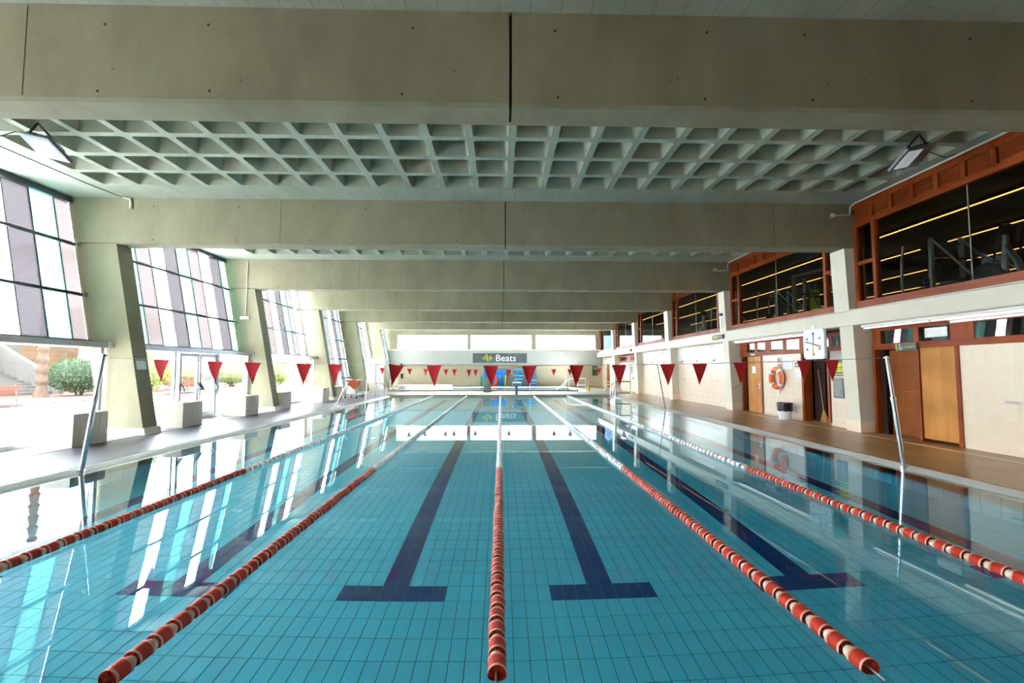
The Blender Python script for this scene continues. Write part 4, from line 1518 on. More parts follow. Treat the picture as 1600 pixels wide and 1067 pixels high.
# ================================================================== FLOODLIGHTS
def floodlight(label, loc, rotz):
    t = thing('floodlight', label, 'floodlight', loc, rotz, 'floodlights on the waffle ceiling')
    tl = R(-16)

    def rt(x, y, z):
        return (x * math.cos(tl) + z * math.sin(tl), y, -x * math.sin(tl) + z * math.cos(tl))
    # local: lens end towards -x
    mb = MB().bbox(-.36, .28, -.24, .24, -.045, .02, .012)
    mb.v = [rt(*v) for v in mb.v]
    body = mb.build('housing', 'flood_grey', t)
    for a in range(8):
        mb = MB().box(-.10 + a * .045, -.085 + a * .045, -.2, .2, .02, .07)
        mb.v = [rt(*v) for v in mb.v]
        mb.build('cooling_fin', 'black', body)
    for a, b in ((-.31, -.16), (-.14, .01)):
        mb = MB().box(a, b, -.19, .19, -.052, -.044)
        mb.v = [rt(*v) for v in mb.v]
        ln = mb.build('lens', 'flood_lens', body)
    mb = MB().bbox(.06, .26, -.19, .19, .02, .10, .015)
    mb.v = [rt(*v) for v in mb.v]
    mb.build('driver_box', 'black', t)
    br = MB()
    for s in (-1, 1):
        br.box(.0, .04, s * .27 - .008, s * .27 + .008, -.02, .26)
    br.box(.0, .04, -.27, .27, .25, .262)
    br.build('bracket', 'black', t)
    MB().tube([(.24, 0, .08), (.38, .06, .2), (.55, .1, .26), (.75, .1, .12), (1.0, .1, .22)], .009, 6).build('cable', 'black', t)
    return t


floodlight('grey floodlight under the waffle ceiling on the garden side', (-7.95, 7.92, 5.50), R(180)).rotation_euler = (R(28), 0, R(180))
floodlight('grey floodlight under the waffle ceiling above the gym window', (7.55, 7.92, 5.50), 0).rotation_euler = (R(-28), 0, 0)

# ---- pipes and cables
def pipe(label, pts, r, m, nm='conduit', cat='pipe'):
    o = Vector(pts[0])
    t = MB().tube([tuple(Vector(p) - o) for p in pts], r, 8).build(nm, m, None, loc=o, smooth=50)
    return tag(t, label, cat)


pipe('thin dark cable running under the ceiling beside the slanted windows', [(-9.30, 5.6, 5.76), (-9.32, 8.0, 5.755), (-9.25, 10.2, 5.77), (-9.12, 11.0, 5.76)], .012, 'dark_grey', 'cable', 'cable')
pipe('short bent conduit at the end of the garden-side ceiling cable', [(-9.12, 10.98, 5.77), (-9.02, 11.08, 5.76), (-9.0, 11.09, 5.66), (-9.0, 11.09, 5.52)], .028, 'ledge_paint')
pipe('white conduit along the top of the nearest gym window', [(8.82, 5.6, 5.74), (8.82, 10.9, 5.74), (8.82, 11.04, 5.70), (8.82, 11.06, 5.5), (8.40, 11.06, 5.48)], .022, 'white_paint')
pipe('white conduit along the top of the second gym window', [(8.82, 11.6, 5.74), (8.82, 17.1, 5.74), (8.82, 17.25, 5.70), (8.82, 17.28, 5.45), (8.40, 17.28, 5.43)], .022, 'white_paint')
for i, lab in ((3, 'thin conduit down the third slanted column to a small white lamp'), (6, 'thin conduit down the farthest slanted column to a small white lamp')):
    y = BEAMS[i] - .03
    pipe(lab, [(-9.60, y, 5.7), (-9.60, y, 4.6), (-9.62, y, 3.62)], .014, 'ledge_paint')
    t = thing('emergency_light', ('small white emergency lamp on the third slanted column', 'small white emergency lamp on the farthest slanted column')[i == 6], 'lamp', (-9.62, y - .03, 3.55))
    MB().bbox(-.17, .17, -.04, .04, -.05, .05, .012).build('housing', 'white', t)
    MB().bbox(-.15, .15, -.05, -.038, -.035, .02, .004).build('diffuser', 'lamp_white', t)
for lab, y in (('small grey junction box on the beam end by the nearest gym window', 11.05), ('small grey junction box on the beam end by the second gym window', 17.27)):
    t = thing('junction_box', lab, 'box', (8.33, y, 5.47))
    MB().bbox(-.07, .07, -.05, .06, -.06, .06, .01).build('body', 'alu', t)
    MB().bbox(-.05, .05, -.058, -.05, -.045, .045, .003).build('cover', 'alu_white', t)

# ================================================================== LEDGE LAMPS, SIGNS, CLOCK
def batten(label, y0, y1, x, z):
    t = thing('fluorescent_batten', label, 'lamp', (x, y0, z), 0, 'fluorescent battens below the ledge')
    L = y1 - y0
    MB().bbox(-.05, .05, 0, L, .03, .09, .008).build('housing', 'lamp_white', t)
    n = max(1, round(L / 1.5))
    for k in range(n):
        a, b = L * k / n + .04, L * (k + 1) / n - .04
        MB().tube([(0, a, .005), (0, b, .005)], .018, 10).build('tube', 'tube', t)
        MB().box(-.02, .02, a - .03, a, -.015, .04).build('lamp_holder', 'white', t)


batten('long white fluorescent batten under the ledge above the accessible doors', 5.7, 10.95, 8.93, 2.61)
batten('second white fluorescent batten beside the long one nearest in view', 5.7, 8.95, 9.08, 2.56)
batten('long white fluorescent batten under the ledge above the lifebuoy wall', 13.15, 17.15, 8.95, 2.61)
batten('short fluorescent batten fixed to the white band in the third bay', 19.4, 21.4, 9.10, 2.52)
batten('short fluorescent batten fixed to the white band in the fourth bay', 25.4, 27.4, 9.10, 2.52)

for lab, y in (('green exit sign under the ledge before the third bay', 17.95), ('green exit sign under the ledge far down the hall', 30.6)):
    t = thing('exit_sign', lab, 'sign', (8.70, y, 2.90))
    MB().bbox(-.035, .035, -.45, .45, -.085, .085, .008).build('box', 'black', t)
    MB().box(-.040, -.034, -.40, .40, -.06, .06).build('face', 'green_dark', t)
    MB().box(-.046, -.040, -.05, .25, -.03, .03).build('lettering', 'lime', t)

t = thing('pace_clock', 'white rounded square swimming pace clock with coloured hands below the ledge', 'clock', (8.68, 12.385, 2.315))
poly = [(p[0], p[1]) for p in rrect(-.42, .42, -.42, .42, .12, 0, 5)]
MB().prism(poly, 'x', 0, .07).build('case', 'alu_white', t)
poly = [(p[0], p[1]) for p in rrect(-.395, .395, -.395, .395, .10, 0, 5)]
MB().prism(poly, 'x', -.006, 0).build('dial', 'white', t)
for a, nm in ((0, '60'), (60, '10'), (120, '20'), (180, '30'), (240, '40'), (300, '50')):
    aa = R(a)
    text('numeral', nm, .085, 'black', t, (-.009, -.29 * math.sin(aa), .29 * math.cos(aa)), FACE_L)
for a, c_ in ((5, 'green'), (105, 'red'), (184, 'yellow'), (283, 'blue_hand')):
    aa = R(a)
    d_ = Vector((0, -math.sin(aa), math.cos(aa)))
    p_ = Vector((0, d_.z, -d_.y))
    q = [(-p_ * .012), (p_ * .012), (d_ * .33 + p_ * .016), (d_ * .33 - p_ * .016)]
    mb = MB()
    mb.add([(-.014, v.y, v.z) for v in q] + [(-.018, v.y, v.z) for v in q], [(0, 1, 2, 3), (4, 7, 6, 5), (0, 4, 5, 1), (1, 5, 6, 2), (2, 6, 7, 3), (3, 7, 4, 0)])
    mb.build('clock_hand', c_, t)
MB().tube([(.03, 0, .40), (.03, 0, .52)], .02, 8).build('hanger', 'steel', t)

# accessible changing-room sign
t = thing('wayfinding_sign', 'dark sign with wheelchair symbol and yellow lettering over the accessible doors', 'sign', (9.16, 10.03, 2.12))
MB().bbox(-.012, .012, -.26, .26, -.085, .085, .004).build('plate', 'sign_grey', t)
MB().box(-.016, -.011, .235, .262, -.085, .085).build('yellow_edge', 'lime', t)
text('lettering', 'vestuario', .085, 'lime', t, (-.016, -.09, 0.0), FACE_L)
ic = MB()
ic.lathe([(.030, -.002), (.038, -.002), (.038, .002), (.030, .002), (.030, -.002)], 14, 'x', (-.017, .135, -.03), a0=R(100), a1=R(400))
ic.tube([(-.017, .155, .045), (-.017, .15, -.005), (-.017, .11, -.01), (-.017, .09, -.055)], .007, 6)
ic.lathe([(.001, -.002), (.012, -.002), (.012, .002), (.001, .002)], 10, 'x', (-.017, .156, .062))
ic.build('wheelchair_symbol', 'white', t)

# boards beside the open doorway
t = thing('notice_board', 'grey locker board with lime yellow squares beside the open doorway', 'sign', (9.205, 12.20, 1.655))
MB().bbox(-.012, .012, -.32, .32, -.225, .225, .004).build('panel', 'sign_grey', t)
for a in range(3):
    for b in range(2):
        MB().box(-.017, -.011, -.26 + a * .135, -.14 + a * .135, -.12 + b * .14, .0 + b * .14).build('yellow_square', 'lime', t)
MB().box(-.017, -.011, .16, .27, -.10, -.07).build('white_line', 'white', t)
MB().box(-.017, -.011, .16, .27, .03, .06).build('white_line', 'white', t)
MB().box(-.017, -.011, -.24, .10, -.19, -.165).build('yellow_line', 'lime', t)
t = thing('rules_board', 'narrow charcoal board of small white text under the locker board', 'sign', (9.205, 12.20, 1.11))
MB().bbox(-.012, .012, -.19, .19, -.275, .275, .004).build('panel', 'sign_grey', t)
MB().box(-.016, -.011, -.10, .15, .225, .24).build('heading', 'lime', t)
for a in range(12):
    MB().box(-.016, -.011, -.15 + random.uniform(0, .1), .15, .18 - a * .036, .187 - a * .036).build('text_line', 'white', t)

t = thing('prohibition_sign', 'small round red prohibition sign above the lifebuoy', 'sign', (9.205, 14.82, 1.90))
MB().box(-.004, .01, -.11, .11, -.22, .13).build('plate', 'paper', t)
mb = MB().lathe([(.075, -.003), (.095, -.003), (.095, .003), (.075, .003), (.075, -.003)], 20, 'x', (-.008, 0, .02))
mb.tube([(-.008, .06, .08), (-.008, -.06, -.04)], .008, 6)
mb.build('red_ring', 'red', t)
MB().box(-.008, -.003, -.03, .03, -.02, .06).build('pictogram', 'dark_grey', t)
MB().box(-.008, -.003, -.09, .09, -.19, -.12).build('caption', 'red', t)
for lab, y, z, w_, h_, ln in (('large white notice sheet above the lifebuoy', 14.37, 1.80, .46, .36, 5), ('white paper sheet under the green arrow sign', 13.86, 1.47, .24, .25, 6), ('white note pinned on the varnished wooden door', 16.38, 1.60, .22, .25, 5)):
    xx = 9.205 if y < 16 else WX + .012
    t = thing('paper_notice', lab, 'notice', (xx, y, z))
    MB().box(-.003, .006, -w_ / 2, w_ / 2, -h_ / 2, h_ / 2).build('sheet', 'paper', t)
    for a in range(ln):
        MB().box(-.0045, -.0028, -w_ * .38 + random.uniform(0, .05), w_ * .38, h_ * (.32 - a * .13), h_ * (.32 - a * .13) + .008).build('text_line', 'alu', t)
t = thing('arrow_sign', 'small green sign with white arrow by the open doorway', 'sign', (9.205, 13.86, 1.755))
MB().bbox(-.006, .008, -.14, .14, -.07, .07, .003).build('plate', 'green_dark', t)
MB().prism([(.11, 0), (.05, .04), (.05, .015), (.0, .015), (.0, -.015), (.05, -.015), (.05, -.04)], 'x', -.010, -.005).build('arrow', 'white', t)
MB().box(-.010, -.005, -.10, -.03, -.03, .03).build('pictogram', 'white', t)
t = thing('exit_plate', 'small pale green plate on the frame over the varnished door', 'sign', (9.19, 16.35, 2.15))
MB().bbox(-.006, .008, -.2, .2, -.05, .05, .003).build('plate', 'leaf_pale', t)
MB().box(-.010, -.005, -.12, .12, -.015, .015).build('lettering', 'white', t)
t = thing('paper_notice', 'white paper notice taped on the inner face of the second slanted column', 'notice', (cin(1.72) + .006, 11.34, 1.72))
o = MB().box(-.002, .003, -.15, .15, -.11, .11).build('sheet', 'paper', t)
o.rotation_euler = (0, R(-10.8), 0)

# lifebuoy
t = thing('lifebuoy', 'orange lifebuoy with white bands hanging on the beige wall', 'lifebuoy', (9.13, 14.87, 1.32))
n, k_ = 40, 14
for seg in range(4):
    for part, m, a0, a1, rr in (('ring', 'orange', seg * 90 + 8, seg * 90 + 82, .085), ('band', 'white', seg * 90 - 9, seg * 90 + 9, .088)):
        pts = []
        for q in range(11):
            a = R(a0 + (a1 - a0) * q / 10 + 40)
            pts.append((0, .29 * math.cos(a), .29 * math.sin(a)))
        MB().tube(pts, rr, 14).build(part, m, t, smooth=50)
pts = []
for q in range(40):
    a = 2 * PI * q / 40
    rr = .36 + .035 * abs(math.sin(2 * (a - R(40))))
    pts.append((-.02, rr * math.cos(a), rr * math.sin(a)))
MB().tube(pts, .009, 6, closed=True).build('grab_rope', 'white', t)
MB().tube([(.0, -.1, -.34), (.02, -.12, -.44), (.03, -.1, -.52)], .008, 6).build('rope_tail', 'white', t)

# bin
t = thing('waste_bin', 'white round bin lined with a black bag below the lifebuoy', 'bin', (8.90, 14.12, DECK))
MB().lathe([(.0, 0), (.165, 0), (.17, .01), (.20, .50), (.19, .50), (.16, .02), (.0, .02)], 24, 'z').build('bucket', 'white', t, smooth=40)
prof = [(.203, .26), (.214, .29), (.212, .36), (.218, .42), (.221, .50), (.214, .52), (.195, .515), (.185, .3), (.0, .28)]
mb = MB().lathe(prof, 24, 'z')
mb.v = [(x * (1 + .02 * math.sin(9 * math.atan2(y, x) + 20 * z)), y * (1 + .02 * math.sin(9 * math.atan2(y, x) + 20 * z)), z + (.014 * math.sin(7 * math.atan2(y, x)) if z < .27 else 0)) for x, y, z in mb.v]
mb.build('bag', 'bag', t, smooth=50)

# broom in the doorway
t = thing('broom', 'straw broom leaning in the open dark doorway', 'broom', (9.50, 13.22, DECK))
MB().tube([(0, 0, .28), (-.02, .16, 1.55)], .013, 8).build('handle', 'beech', t, smooth=40)
mb = MB()
for q in range(40):
    a = random.uniform(-1, 1)
    b = random.uniform(-.5, .5)
    mb.tube([(b * .03, a * .03, .30), (b * .12, a * .13 - .02, .01)], .006, 4)
mb.build('bristles', 'straw', t)
MB().tube([(0, -.005, .24), (0, .005, .34)], .035, 10).build('binding', 'straw', t)

# towel rail and showers
t = thing('towel_rail', 'grey steel towel rail on the tiled wall nearest in view', 'rail', (9.20, 6.6, 1.02))
MB().tube([(-.07, 0, 0), (-.07, 1.46, 0)], .016, 10).build('bar', 'steel', t, smooth=40)
for y in (.1, 1.36):
    MB().tube([(0, y, 0), (-.07, y, 0)], .012, 8).build('bracket', 'steel', t)
shw = [(19.08, 'first'), (20.76, 'second'), (22.5, 'third'), (25.0, 'fourth'), (26.9, 'fifth')]
for y, o_ in shw:
    t = thing('shower_head', '%s wall shower head from the varnished door' % o_, 'shower', (9.19, y, 2.04), 0, 'wall showers in the white band bays')
    MB().tube([(0, 0, 0), (-.10, 0, .01), (-.15, 0, -.03)], .016, 8).build('arm', 'steel', t)
    MB().lathe([(.012, .02), (.045, -.02), (.045, -.03), (.0, -.03)], 12, 'z', (-.16, 0, -.04)).build('rose', 'dark_grey', t, smooth=40)
    v = MB().lathe([(.0, -.03), (.03, -.03), (.035, 0)], 10, 'x', (.0, 0, -.93)).build('push_button', 'steel', t)
t = thing('security_camera', 'small dark camera on the upper column between the second and third gym windows', 'camera', (8.62, 17.5, 3.75))
MB().bbox(-.06, .06, -.06, .06, -.05, .05, .015).build('body', 'dark_grey', t)
MB().tube([(0, 0, -.05), (.03, 0, -.55)], .012, 6).build('cable', 'alu', t)

# ================================================================== GYM
for j, (x, z) in enumerate([(11.1, 5.45), (13.5, 5.45), (16.5, 5.45), (19.7, 5.45)]):
    y = -3.0
    k = 0
    spans = [(-3, 12.9), (14.9, 20.9), (22.0, 39)] if j == 0 else [(-3, 13.2), (14.1, 15.7), (17.5, 25.4), (27, 39)] if j == 1 else [(-3, 9.5), (10.5, 15.5), (17.0, 24.8), (26, 39)] if j == 2 else [(-3, 12), (13.5, 24.5), (26, 39)]
    for si, (a, b) in enumerate(spans):
        t = thing('led_strip', 'warm gym ceiling strip light, row %s behind the glass, %s stretch' % (('one', 'two', 'three', 'four')[j], ('first', 'second', 'third', 'fourth')[si]), 'strip light', (x, a, z), 0, 'strip lights row %s on the gym ceiling' % ('one', 'two', 'three', 'four')[j])
        MB().bbox(-.035, .035, 0, b - a, .02, .08, .006).build('profile', 'gym_black', t)
        MB().box(-.018, .018, 0.01, b - a - .01, .0, .021).build('diffuser', 'led', t)


def bar(mb, a, b, r):
    mb.tube([a, b], r, 6)


def press_machine(label, loc, rotz, lime=False):
    t = thing('weight_machine', label, 'gym machine', loc, rotz, 'machines in the gym')
    # local y along the window, x into the gym
    mb = MB()
    mb.tube([(0, .75, 0), (0, .80, .6), (0, .78, 1.1), (0, .72, 1.5)], .028, 8)
    mb.tube([(.7, .75, 0), (.7, .80, .6), (.7, .78, 1.1), (.7, .72, 1.5)], .028, 8)
    mb.build('curved_upright', 'gym_metal', t, smooth=40)
    mb = MB()
    mb.bbox(-.04, .04, -.02, .06, 0, 1.5, .01)
    mb.bbox(.66, .74, -.02, .06, 0, 1.5, .01)
    mb.build('upright', 'gym_metal', t)
    mb = MB()
    for x in (0, .7):
        mb.prism([(.04, 1.52), (.0, 1.44), (-.92, .38), (-.88, .46)], 'x', x - .03, x + .03)
    mb.build('diagonal_beam', 'gym_metal', t)
    mb = MB()
    for z in (0.08, .9, 1.35):
        bar(mb, (0, .02, z), (.7, .02, z), .03)
    bar(mb, (0, .75, 1.2), (0, 0, 1.2), .025)
    bar(mb, (.7, .75, 1.2), (.7, 0, 1.2), .025)
    mb.bbox(-.03, .03, -.9, .75, 0, .06, .01)
    mb.bbox(.67, .73, -.9, .75, 0, .06, .01)
    mb.build('frame', 'gym_black', t)
    MB().bbox(.2, .5, -.5, .1, .40, .50, .03).build('seat_pad', 'gym_lime' if lime else 'gym_black', t)
    MB().bbox(.2, .5, .06, .14, .5, 1.15, .03).build('back_pad', 'gym_lime' if lime else 'gym_black', t)
    for s in range(6):
        MB().bbox(.22, .48, .45, .6, .12 + s * .09, .20 + s * .09, .01).build('weight_plate', 'gym_black', t)
    mb = MB()
    bar(mb, (-.25, -.3, .95), (.95, -.3, .95), .02)
    mb.build('press_bar', 'steel', t)
    return t


def cross_trainer(label, loc, rotz):
    t = thing('cross_trainer', label, 'gym machine', loc, rotz, 'machines in the gym')
    mb = MB()
    mb.tube([(0, .12, .05), (0, .05, .6), (0, 0, 1.22)], [.07, .06, .05], 10)
    mb.build('front_mast', 'gym_metal', t, smooth=40)
    mb = MB()
    mb.tube([(0, 0, 1.0), (0, -.18, .62), (0, -.32, .1)], [.05, .06, .07], 10)
    mb.build('rear_strut', 'gym_metal', t, smooth=40)
    for s in (-1, 1):
        mb = MB()
        mb.tube([(s * .24, .1, .25), (s * .26, 0, .8), (s * .24, -.1, 1.25), (s * .2, -.25, 1.34), (s * .2, -.36, 1.28)], .018, 8)
        mb.build('swing_arm', 'gym_black', t, smooth=40)
        MB().bbox(s * .18 - .08, s * .18 + .08, -.75, -.3, .2, .25, .02).build('pedal', 'gym_black', t)
        MB().tube([(s * .18, .2, .22), (s * .18, -.8, .24)], .022, 8).build('pedal_rail', 'gym_metal', t)
    MB().lathe([(.0, -.08), (.33, -.08), (.36, -.05), (.36, .05), (.33, .08), (.0, .08)], 20, 'x', (0, .35, .36)).build('flywheel_cover', 'gym_black', t, smooth=40)
    MB().bbox(-.16, .16, -.06, .0, 1.2, 1.42, .02).build('console', 'gym_black', t)
    MB().bbox(-.3, .3, .5, .6, 0, .07, .01).build('foot', 'gym_black', t)
    MB().bbox(-.3, .3, -.9, -.8, 0, .07, .01).build('foot', 'gym_black', t)


def cable_tower(label, loc, rotz):
    t = thing('cable_tower', label, 'gym machine', loc, rotz, 'machines in the gym')
    for y in (-.9, .9):
        mb = MB().bbox(-.05, .05, y - .05, y + .05, 0, 2.15, .01)
        mb.bbox(-.3, .3, y - .04, y + .04, 0, .07, .01)
        mb.build('upright', 'gym_metal', t)
        for s in range(9):
            MB().bbox(-.12, .12, y - .1, y + .1, .12 + s * .07, .18 + s * .07, .008).build('weight_plate', 'gym_black', t)
        mb = MB()
        mb.tube([(.1, y, .1), (.1, y, 2.1)], .012, 6)
        mb.tube([(-.1, y, .1), (-.1, y, 2.1)], .012, 6)
        mb.build('guide_rod', 'steel', t)
    MB().bbox(-.05, .05, -.95, .95, 2.08, 2.18, .01).build('cross_beam', 'gym_metal', t)
    MB().tube([(0, -.5, 2.08), (-.1, -.35, 1.75), (.1, -.3, 1.72)], .015, 6).build('pull_handle', 'gym_black', t)
    MB().bbox(-.2, .2, -.3, .1, .35, .8, .03).build('lime_pad', 'gym_lime', t)


press_machine('grey weight machine with diagonal beam behind the nearest gym window', (9.75, 9.90, 3.09), 0)
cross_trainer('grey cross trainer with angled mast behind the nearest gym window', (10.1, 8.70, 3.09), 0)
press_machine('dark weight machine deeper in the gym behind the nearest window', (12.4, 11.2, 3.09), R(20))
cross_trainer('cross trainer near the camera end of the nearest gym window', (10.2, 6.6, 3.09), 0)
cable_tower('tall cable tower with lime pad behind the second gym window', (11.6, 16.4, 3.09), R(12))
press_machine('weight machine with lime pads behind the second gym window', (10.0, 14.6, 3.09), R(-10), True)
press_machine('weight machine behind the far half of the second gym window', (10.3, 16.6, 3.09), R(25))
cross_trainer('cross trainer behind the near half of the second gym window', (10.0, 12.55, 3.09), R(5))
cable_tower('tall cable tower deep in the gym behind the second window', (14.6, 19.2, 3.09), R(-15))
press_machine('weight machine behind the third gym window', (10.2, 20.6, 3.09), R(10))
cross_trainer('cross trainer behind the third gym window', (10.1, 22.3, 3.09), 0)

# ================================================================== FAR END OF THE HALL
# sign
t = thing('wall_sign', 'wide charcoal sign reading Beats with a lime waveform on the far wall', 'sign', (-.07, BACK - .29, 2.63))
MB().bbox(-2.43, 2.43, -.02, .04, -.43, .43, .01).build('panel', 'sign_grey', t)
text('lettering', 'Beats', .86, 'white', t, (.54, -.026, -.03), FACE_F, scale=(1.0, 1.0, 1))
wave = [.06, .14, .24, .2, .34, .16, .4, .36, .2, .28, .12, .24, .3, .14, .06]
mb = MB()
pts = []
for q, a in enumerate(wave):
    pts.append((-1.52 + q * .058, -.025, a * (1 if q % 2 == 0 else -1)))
pts = [(-1.62, -.025, 0)] + pts + [(-.62, -.025, .0)]
mb.tube(pts, .028, 5)
mb.build('waveform', 'lime', t)

t = thing('rack', 'open metal rack of blue swim boards against the far wall', 'rack', (2.2, 40.75, DECK))
for x in (-1.13, 0, 1.13):
    for y in (-.22, .22):
        MB().box(x - .02, x + .02, y - .02, y + .02, 0, 1.75).build('post', 'alu', t)
for z in (.12, .52, .92, 1.32):
    MB().box(-1.15, 1.15, -.24, .24, z, z + .025).build('shelf', 'alu', t)
for x0, nm in ((-1.05, 'first'), (.08, 'second')):
    for zi, z in enumerate((.12, .52, .92, 1.32)):
        for k in range(3):
            m = ('blue', 'teal', 'blue_pale')[(k + zi) % 3] if x0 < 0 else ('blue', 'blue_pale', 'blue')[(k + zi) % 3]
            o = MB().bbox(0, .9 - .12 * k, -.2, .2, 0, .085, .02).build('swim_board', m, None, loc=(2.2 + x0 + .05 * k, 40.75, DECK + z + .027 + k * .09))
            tag(o, '%s swim board lying on shelf %s of the far rack, %s column' % (('lowest', 'middle', 'topmost')[k], ('one', 'two', 'three', 'four')[zi], nm), 'swim board', 'swim boards on the far rack')

o = MB().bbox(-1.0, 1.0, -.15, .15, 0, 1.55, .05).build('foam_mat', 'blue', None, loc=(-.5, 40.85, DECK))
tag(o, 'big blue foam mat standing against the far wall', 'mat')
o = MB().bbox(-.7, .5, -.08, .08, 0, 1.15, .04).build('foam_mat', 'blue', None, loc=(-.35, 40.58, DECK))
tag(o, 'lower blue foam mat in front of the big one', 'mat')
o = MB().bbox(-.12, .12, -.1, .1, 0, .95, .03).build('foam_mat', 'green', None, loc=(-1.66, 40.7, DECK))
tag(o, 'narrow green foam mat beside the big blue one', 'mat')
for x, m, lab in ((.28, 'green', 'green foam noodle standing beside the blue mats'), (.42, 'yellow', 'yellow foam noodle standing beside the blue mats')):
    o = MB().tube([(0, 0, 0), (.02, .05, 1.05)], .06, 10).build('foam_noodle', m, None, loc=(x, 40.4, DECK), smooth=40)
    tag(o, lab, 'noodle')
o = MB().tube([(.40 * math.cos(2 * PI * q / 24), .0, .40 + .40 * math.sin(2 * PI * q / 24)) for q in range(24)], .13, 10, closed=True).build('swim_ring', 'orange_cloth', None, loc=(-.75, 40.3, DECK + .13), smooth=60)
tag(o, 'big red swim ring leaning on the blue mats', 'ring')
t = thing('storage_cabinet', 'grey cabinet standing before the small far pool', 'cabinet', (-.93, 32.25, DECK))
MB().bbox(-.27, .27, -.2, .2, .03, .92, .01).build('body', 'grey_cabinet', t)
MB().bbox(-.25, .25, -.215, -.2, .06, .89, .006).build('door', 'grey_cabinet', t)
MB().box(-.27, .27, -.18, .2, 0, .03).build('plinth', 'black', t)
t = thing('starting_block', 'starting block with pale blue top at the far end of the middle lane', 'starting block', (.98, 27.95, DECK))
MB().prism([(-.25, .66), (.25, .72), (.25, .78), (-.25, .74)], 'x', -.25, .25).build('platform', 'blue_pale', t)
MB().bbox(-.09, .09, -.1, .1, 0, .68, .01).build('post', 'grey_cabinet', t)
for s in (-1, 1):
    MB().tube([(s * .24, -.2, .66), (s * .24, -.24, .55), (s * .24, .1, .55)], .014, 6).build('grip', 'white', t)
for x, h_, lab in ((1.80, .80, 'short white post at the far pool edge beside the starting block'), (4.0, 1.32, 'taller white post at the far pool edge before the handrail')):
    t = thing('pool_post', lab, 'post', (x, 27.85, DECK))
    MB().tube([(0, 0, 0), (0, 0, h_)], .022, 8).build('tube', 'white', t)
    MB().lathe([(.0, .03), (.03, .025), (.035, 0)], 8, 'z', (0, 0, h_)).build('cap', 'white', t)
    MB().lathe([(.06, 0), (.06, .02), (.0, .025)], 10, 'z').build('foot', 'alu', t)
t = thing('handrail', 'white tubular handrail and gate at the steps of the small far pool', 'handrail', (4.9, 32.6, DECK))
for y in (0, .7):
    MB().tube([(-.9, y, .1), (-.55, y, .25), (0, y, .85), (.5, y, .9), (1.2, y, .9)], .022, 8).build('rail', 'white', t)
for x in (0, .6, 1.2):
    MB().tube([(x, 0, 0), (x, 0, .88)], .02, 8).build('post', 'white', t)
MB().tube([(0.0, 0, .45), (1.2, 0, .45)], .016, 8).build('mid_rail', 'alu', t)
t = thing('floor_cone', 'yellow wet floor cone on the far deck', 'cone', (6.28, 32.5, DECK))
MB().lathe([(.2, 0), (.2, .03), (.14, .04), (.03, .42), (.0, .43)], 14, 'z').build('cone', 'yellow', t, smooth=30)
MB().tube([(0, 0, .42), (0, 0, .8)], .012, 6).build('stick', 'white', t)

t = thing('plastic_chair', 'white plastic armchair on the far deck near the brown door', 'chair', (7.9, 33.4, DECK), R(70))
MB().bbox(-.24, .24, -.24, .24, .42, .45, .015).build('seat', 'white', t)
MB().prism([(.22, .44), (.33, .92), (.36, .92), (.26, .44)], 'x', -.24, .24).build('backrest', 'white', t)
for sx in (-1, 1):
    MB().tube([(sx * .27, .26, .66), (sx * .27, -.2, .66), (sx * .27, -.25, .6)], .02, 8).build('armrest', 'white', t)
    for sy in (-1, 1):
        MB().tube([(sx * .22, sy * .22, .43), (sx * .26, sy * .27, 0)], .022, 8).build('leg', 'white', t)

# tall white frame beside the changing-room pool edge
t = thing('access_frame', 'tall white pole frame with grey cross bars at the far changing-room pool edge', 'frame', (6.62, 25.3, DECK))
MB().tube([(-.22, 0, 0), (-.24, 0, 2.25)], .045, 10).build('tall_pole', 'white', t, smooth=40)
MB().tube([(-.02, .1, 0), (-.02, .1, 1.7)], .03, 10).build('pole', 'white', t, smooth=40)
MB().tube([(.62, 0, 0), (.62, 0, 1.82)], .035, 10).build('pole', 'white', t, smooth=40)
for z in (.24, .88):
    MB().tube([(-.22, 0, z), (.62, 0, z)], .028, 8).build('cross_bar', 'dark_grey', t)


def ladder(label, loc, rotz):
    t = thing('pool_ladder', label, 'ladder', loc, rotz)
    for s in (-1, 1):
        pts = [(s * .25, -.42, 0), (s * .25, -.40, .45), (s * .25, -.28, .72), (s * .25, -.12, .78), (s * .25, .02, .68), (s * .25, .09, .40), (s * .25, .10, 0), (s * .25, .10, -.85)]
        MB().tube(pts, .021, 10).build('rail', 'steel', t, smooth=60)
        MB().lathe([(.05, 0), (.05, .02), (.022, .03)], 10, 'z', (s * .25, -.42, 0)).build('foot_collar', 'steel', t)
    for z in (-.25, -.5, -.75):
        MB().bbox(-.25, .25, .06, .14, z, z + .02, .005).build('tread', 'steel', t)


ladder('stainless steel pool ladder at the far garden-side edge', (-6.55, 25.9, DECK), R(-90))
ladder('stainless steel pool ladder at the far changing-room edge', (6.55, 26.4, DECK), R(90))

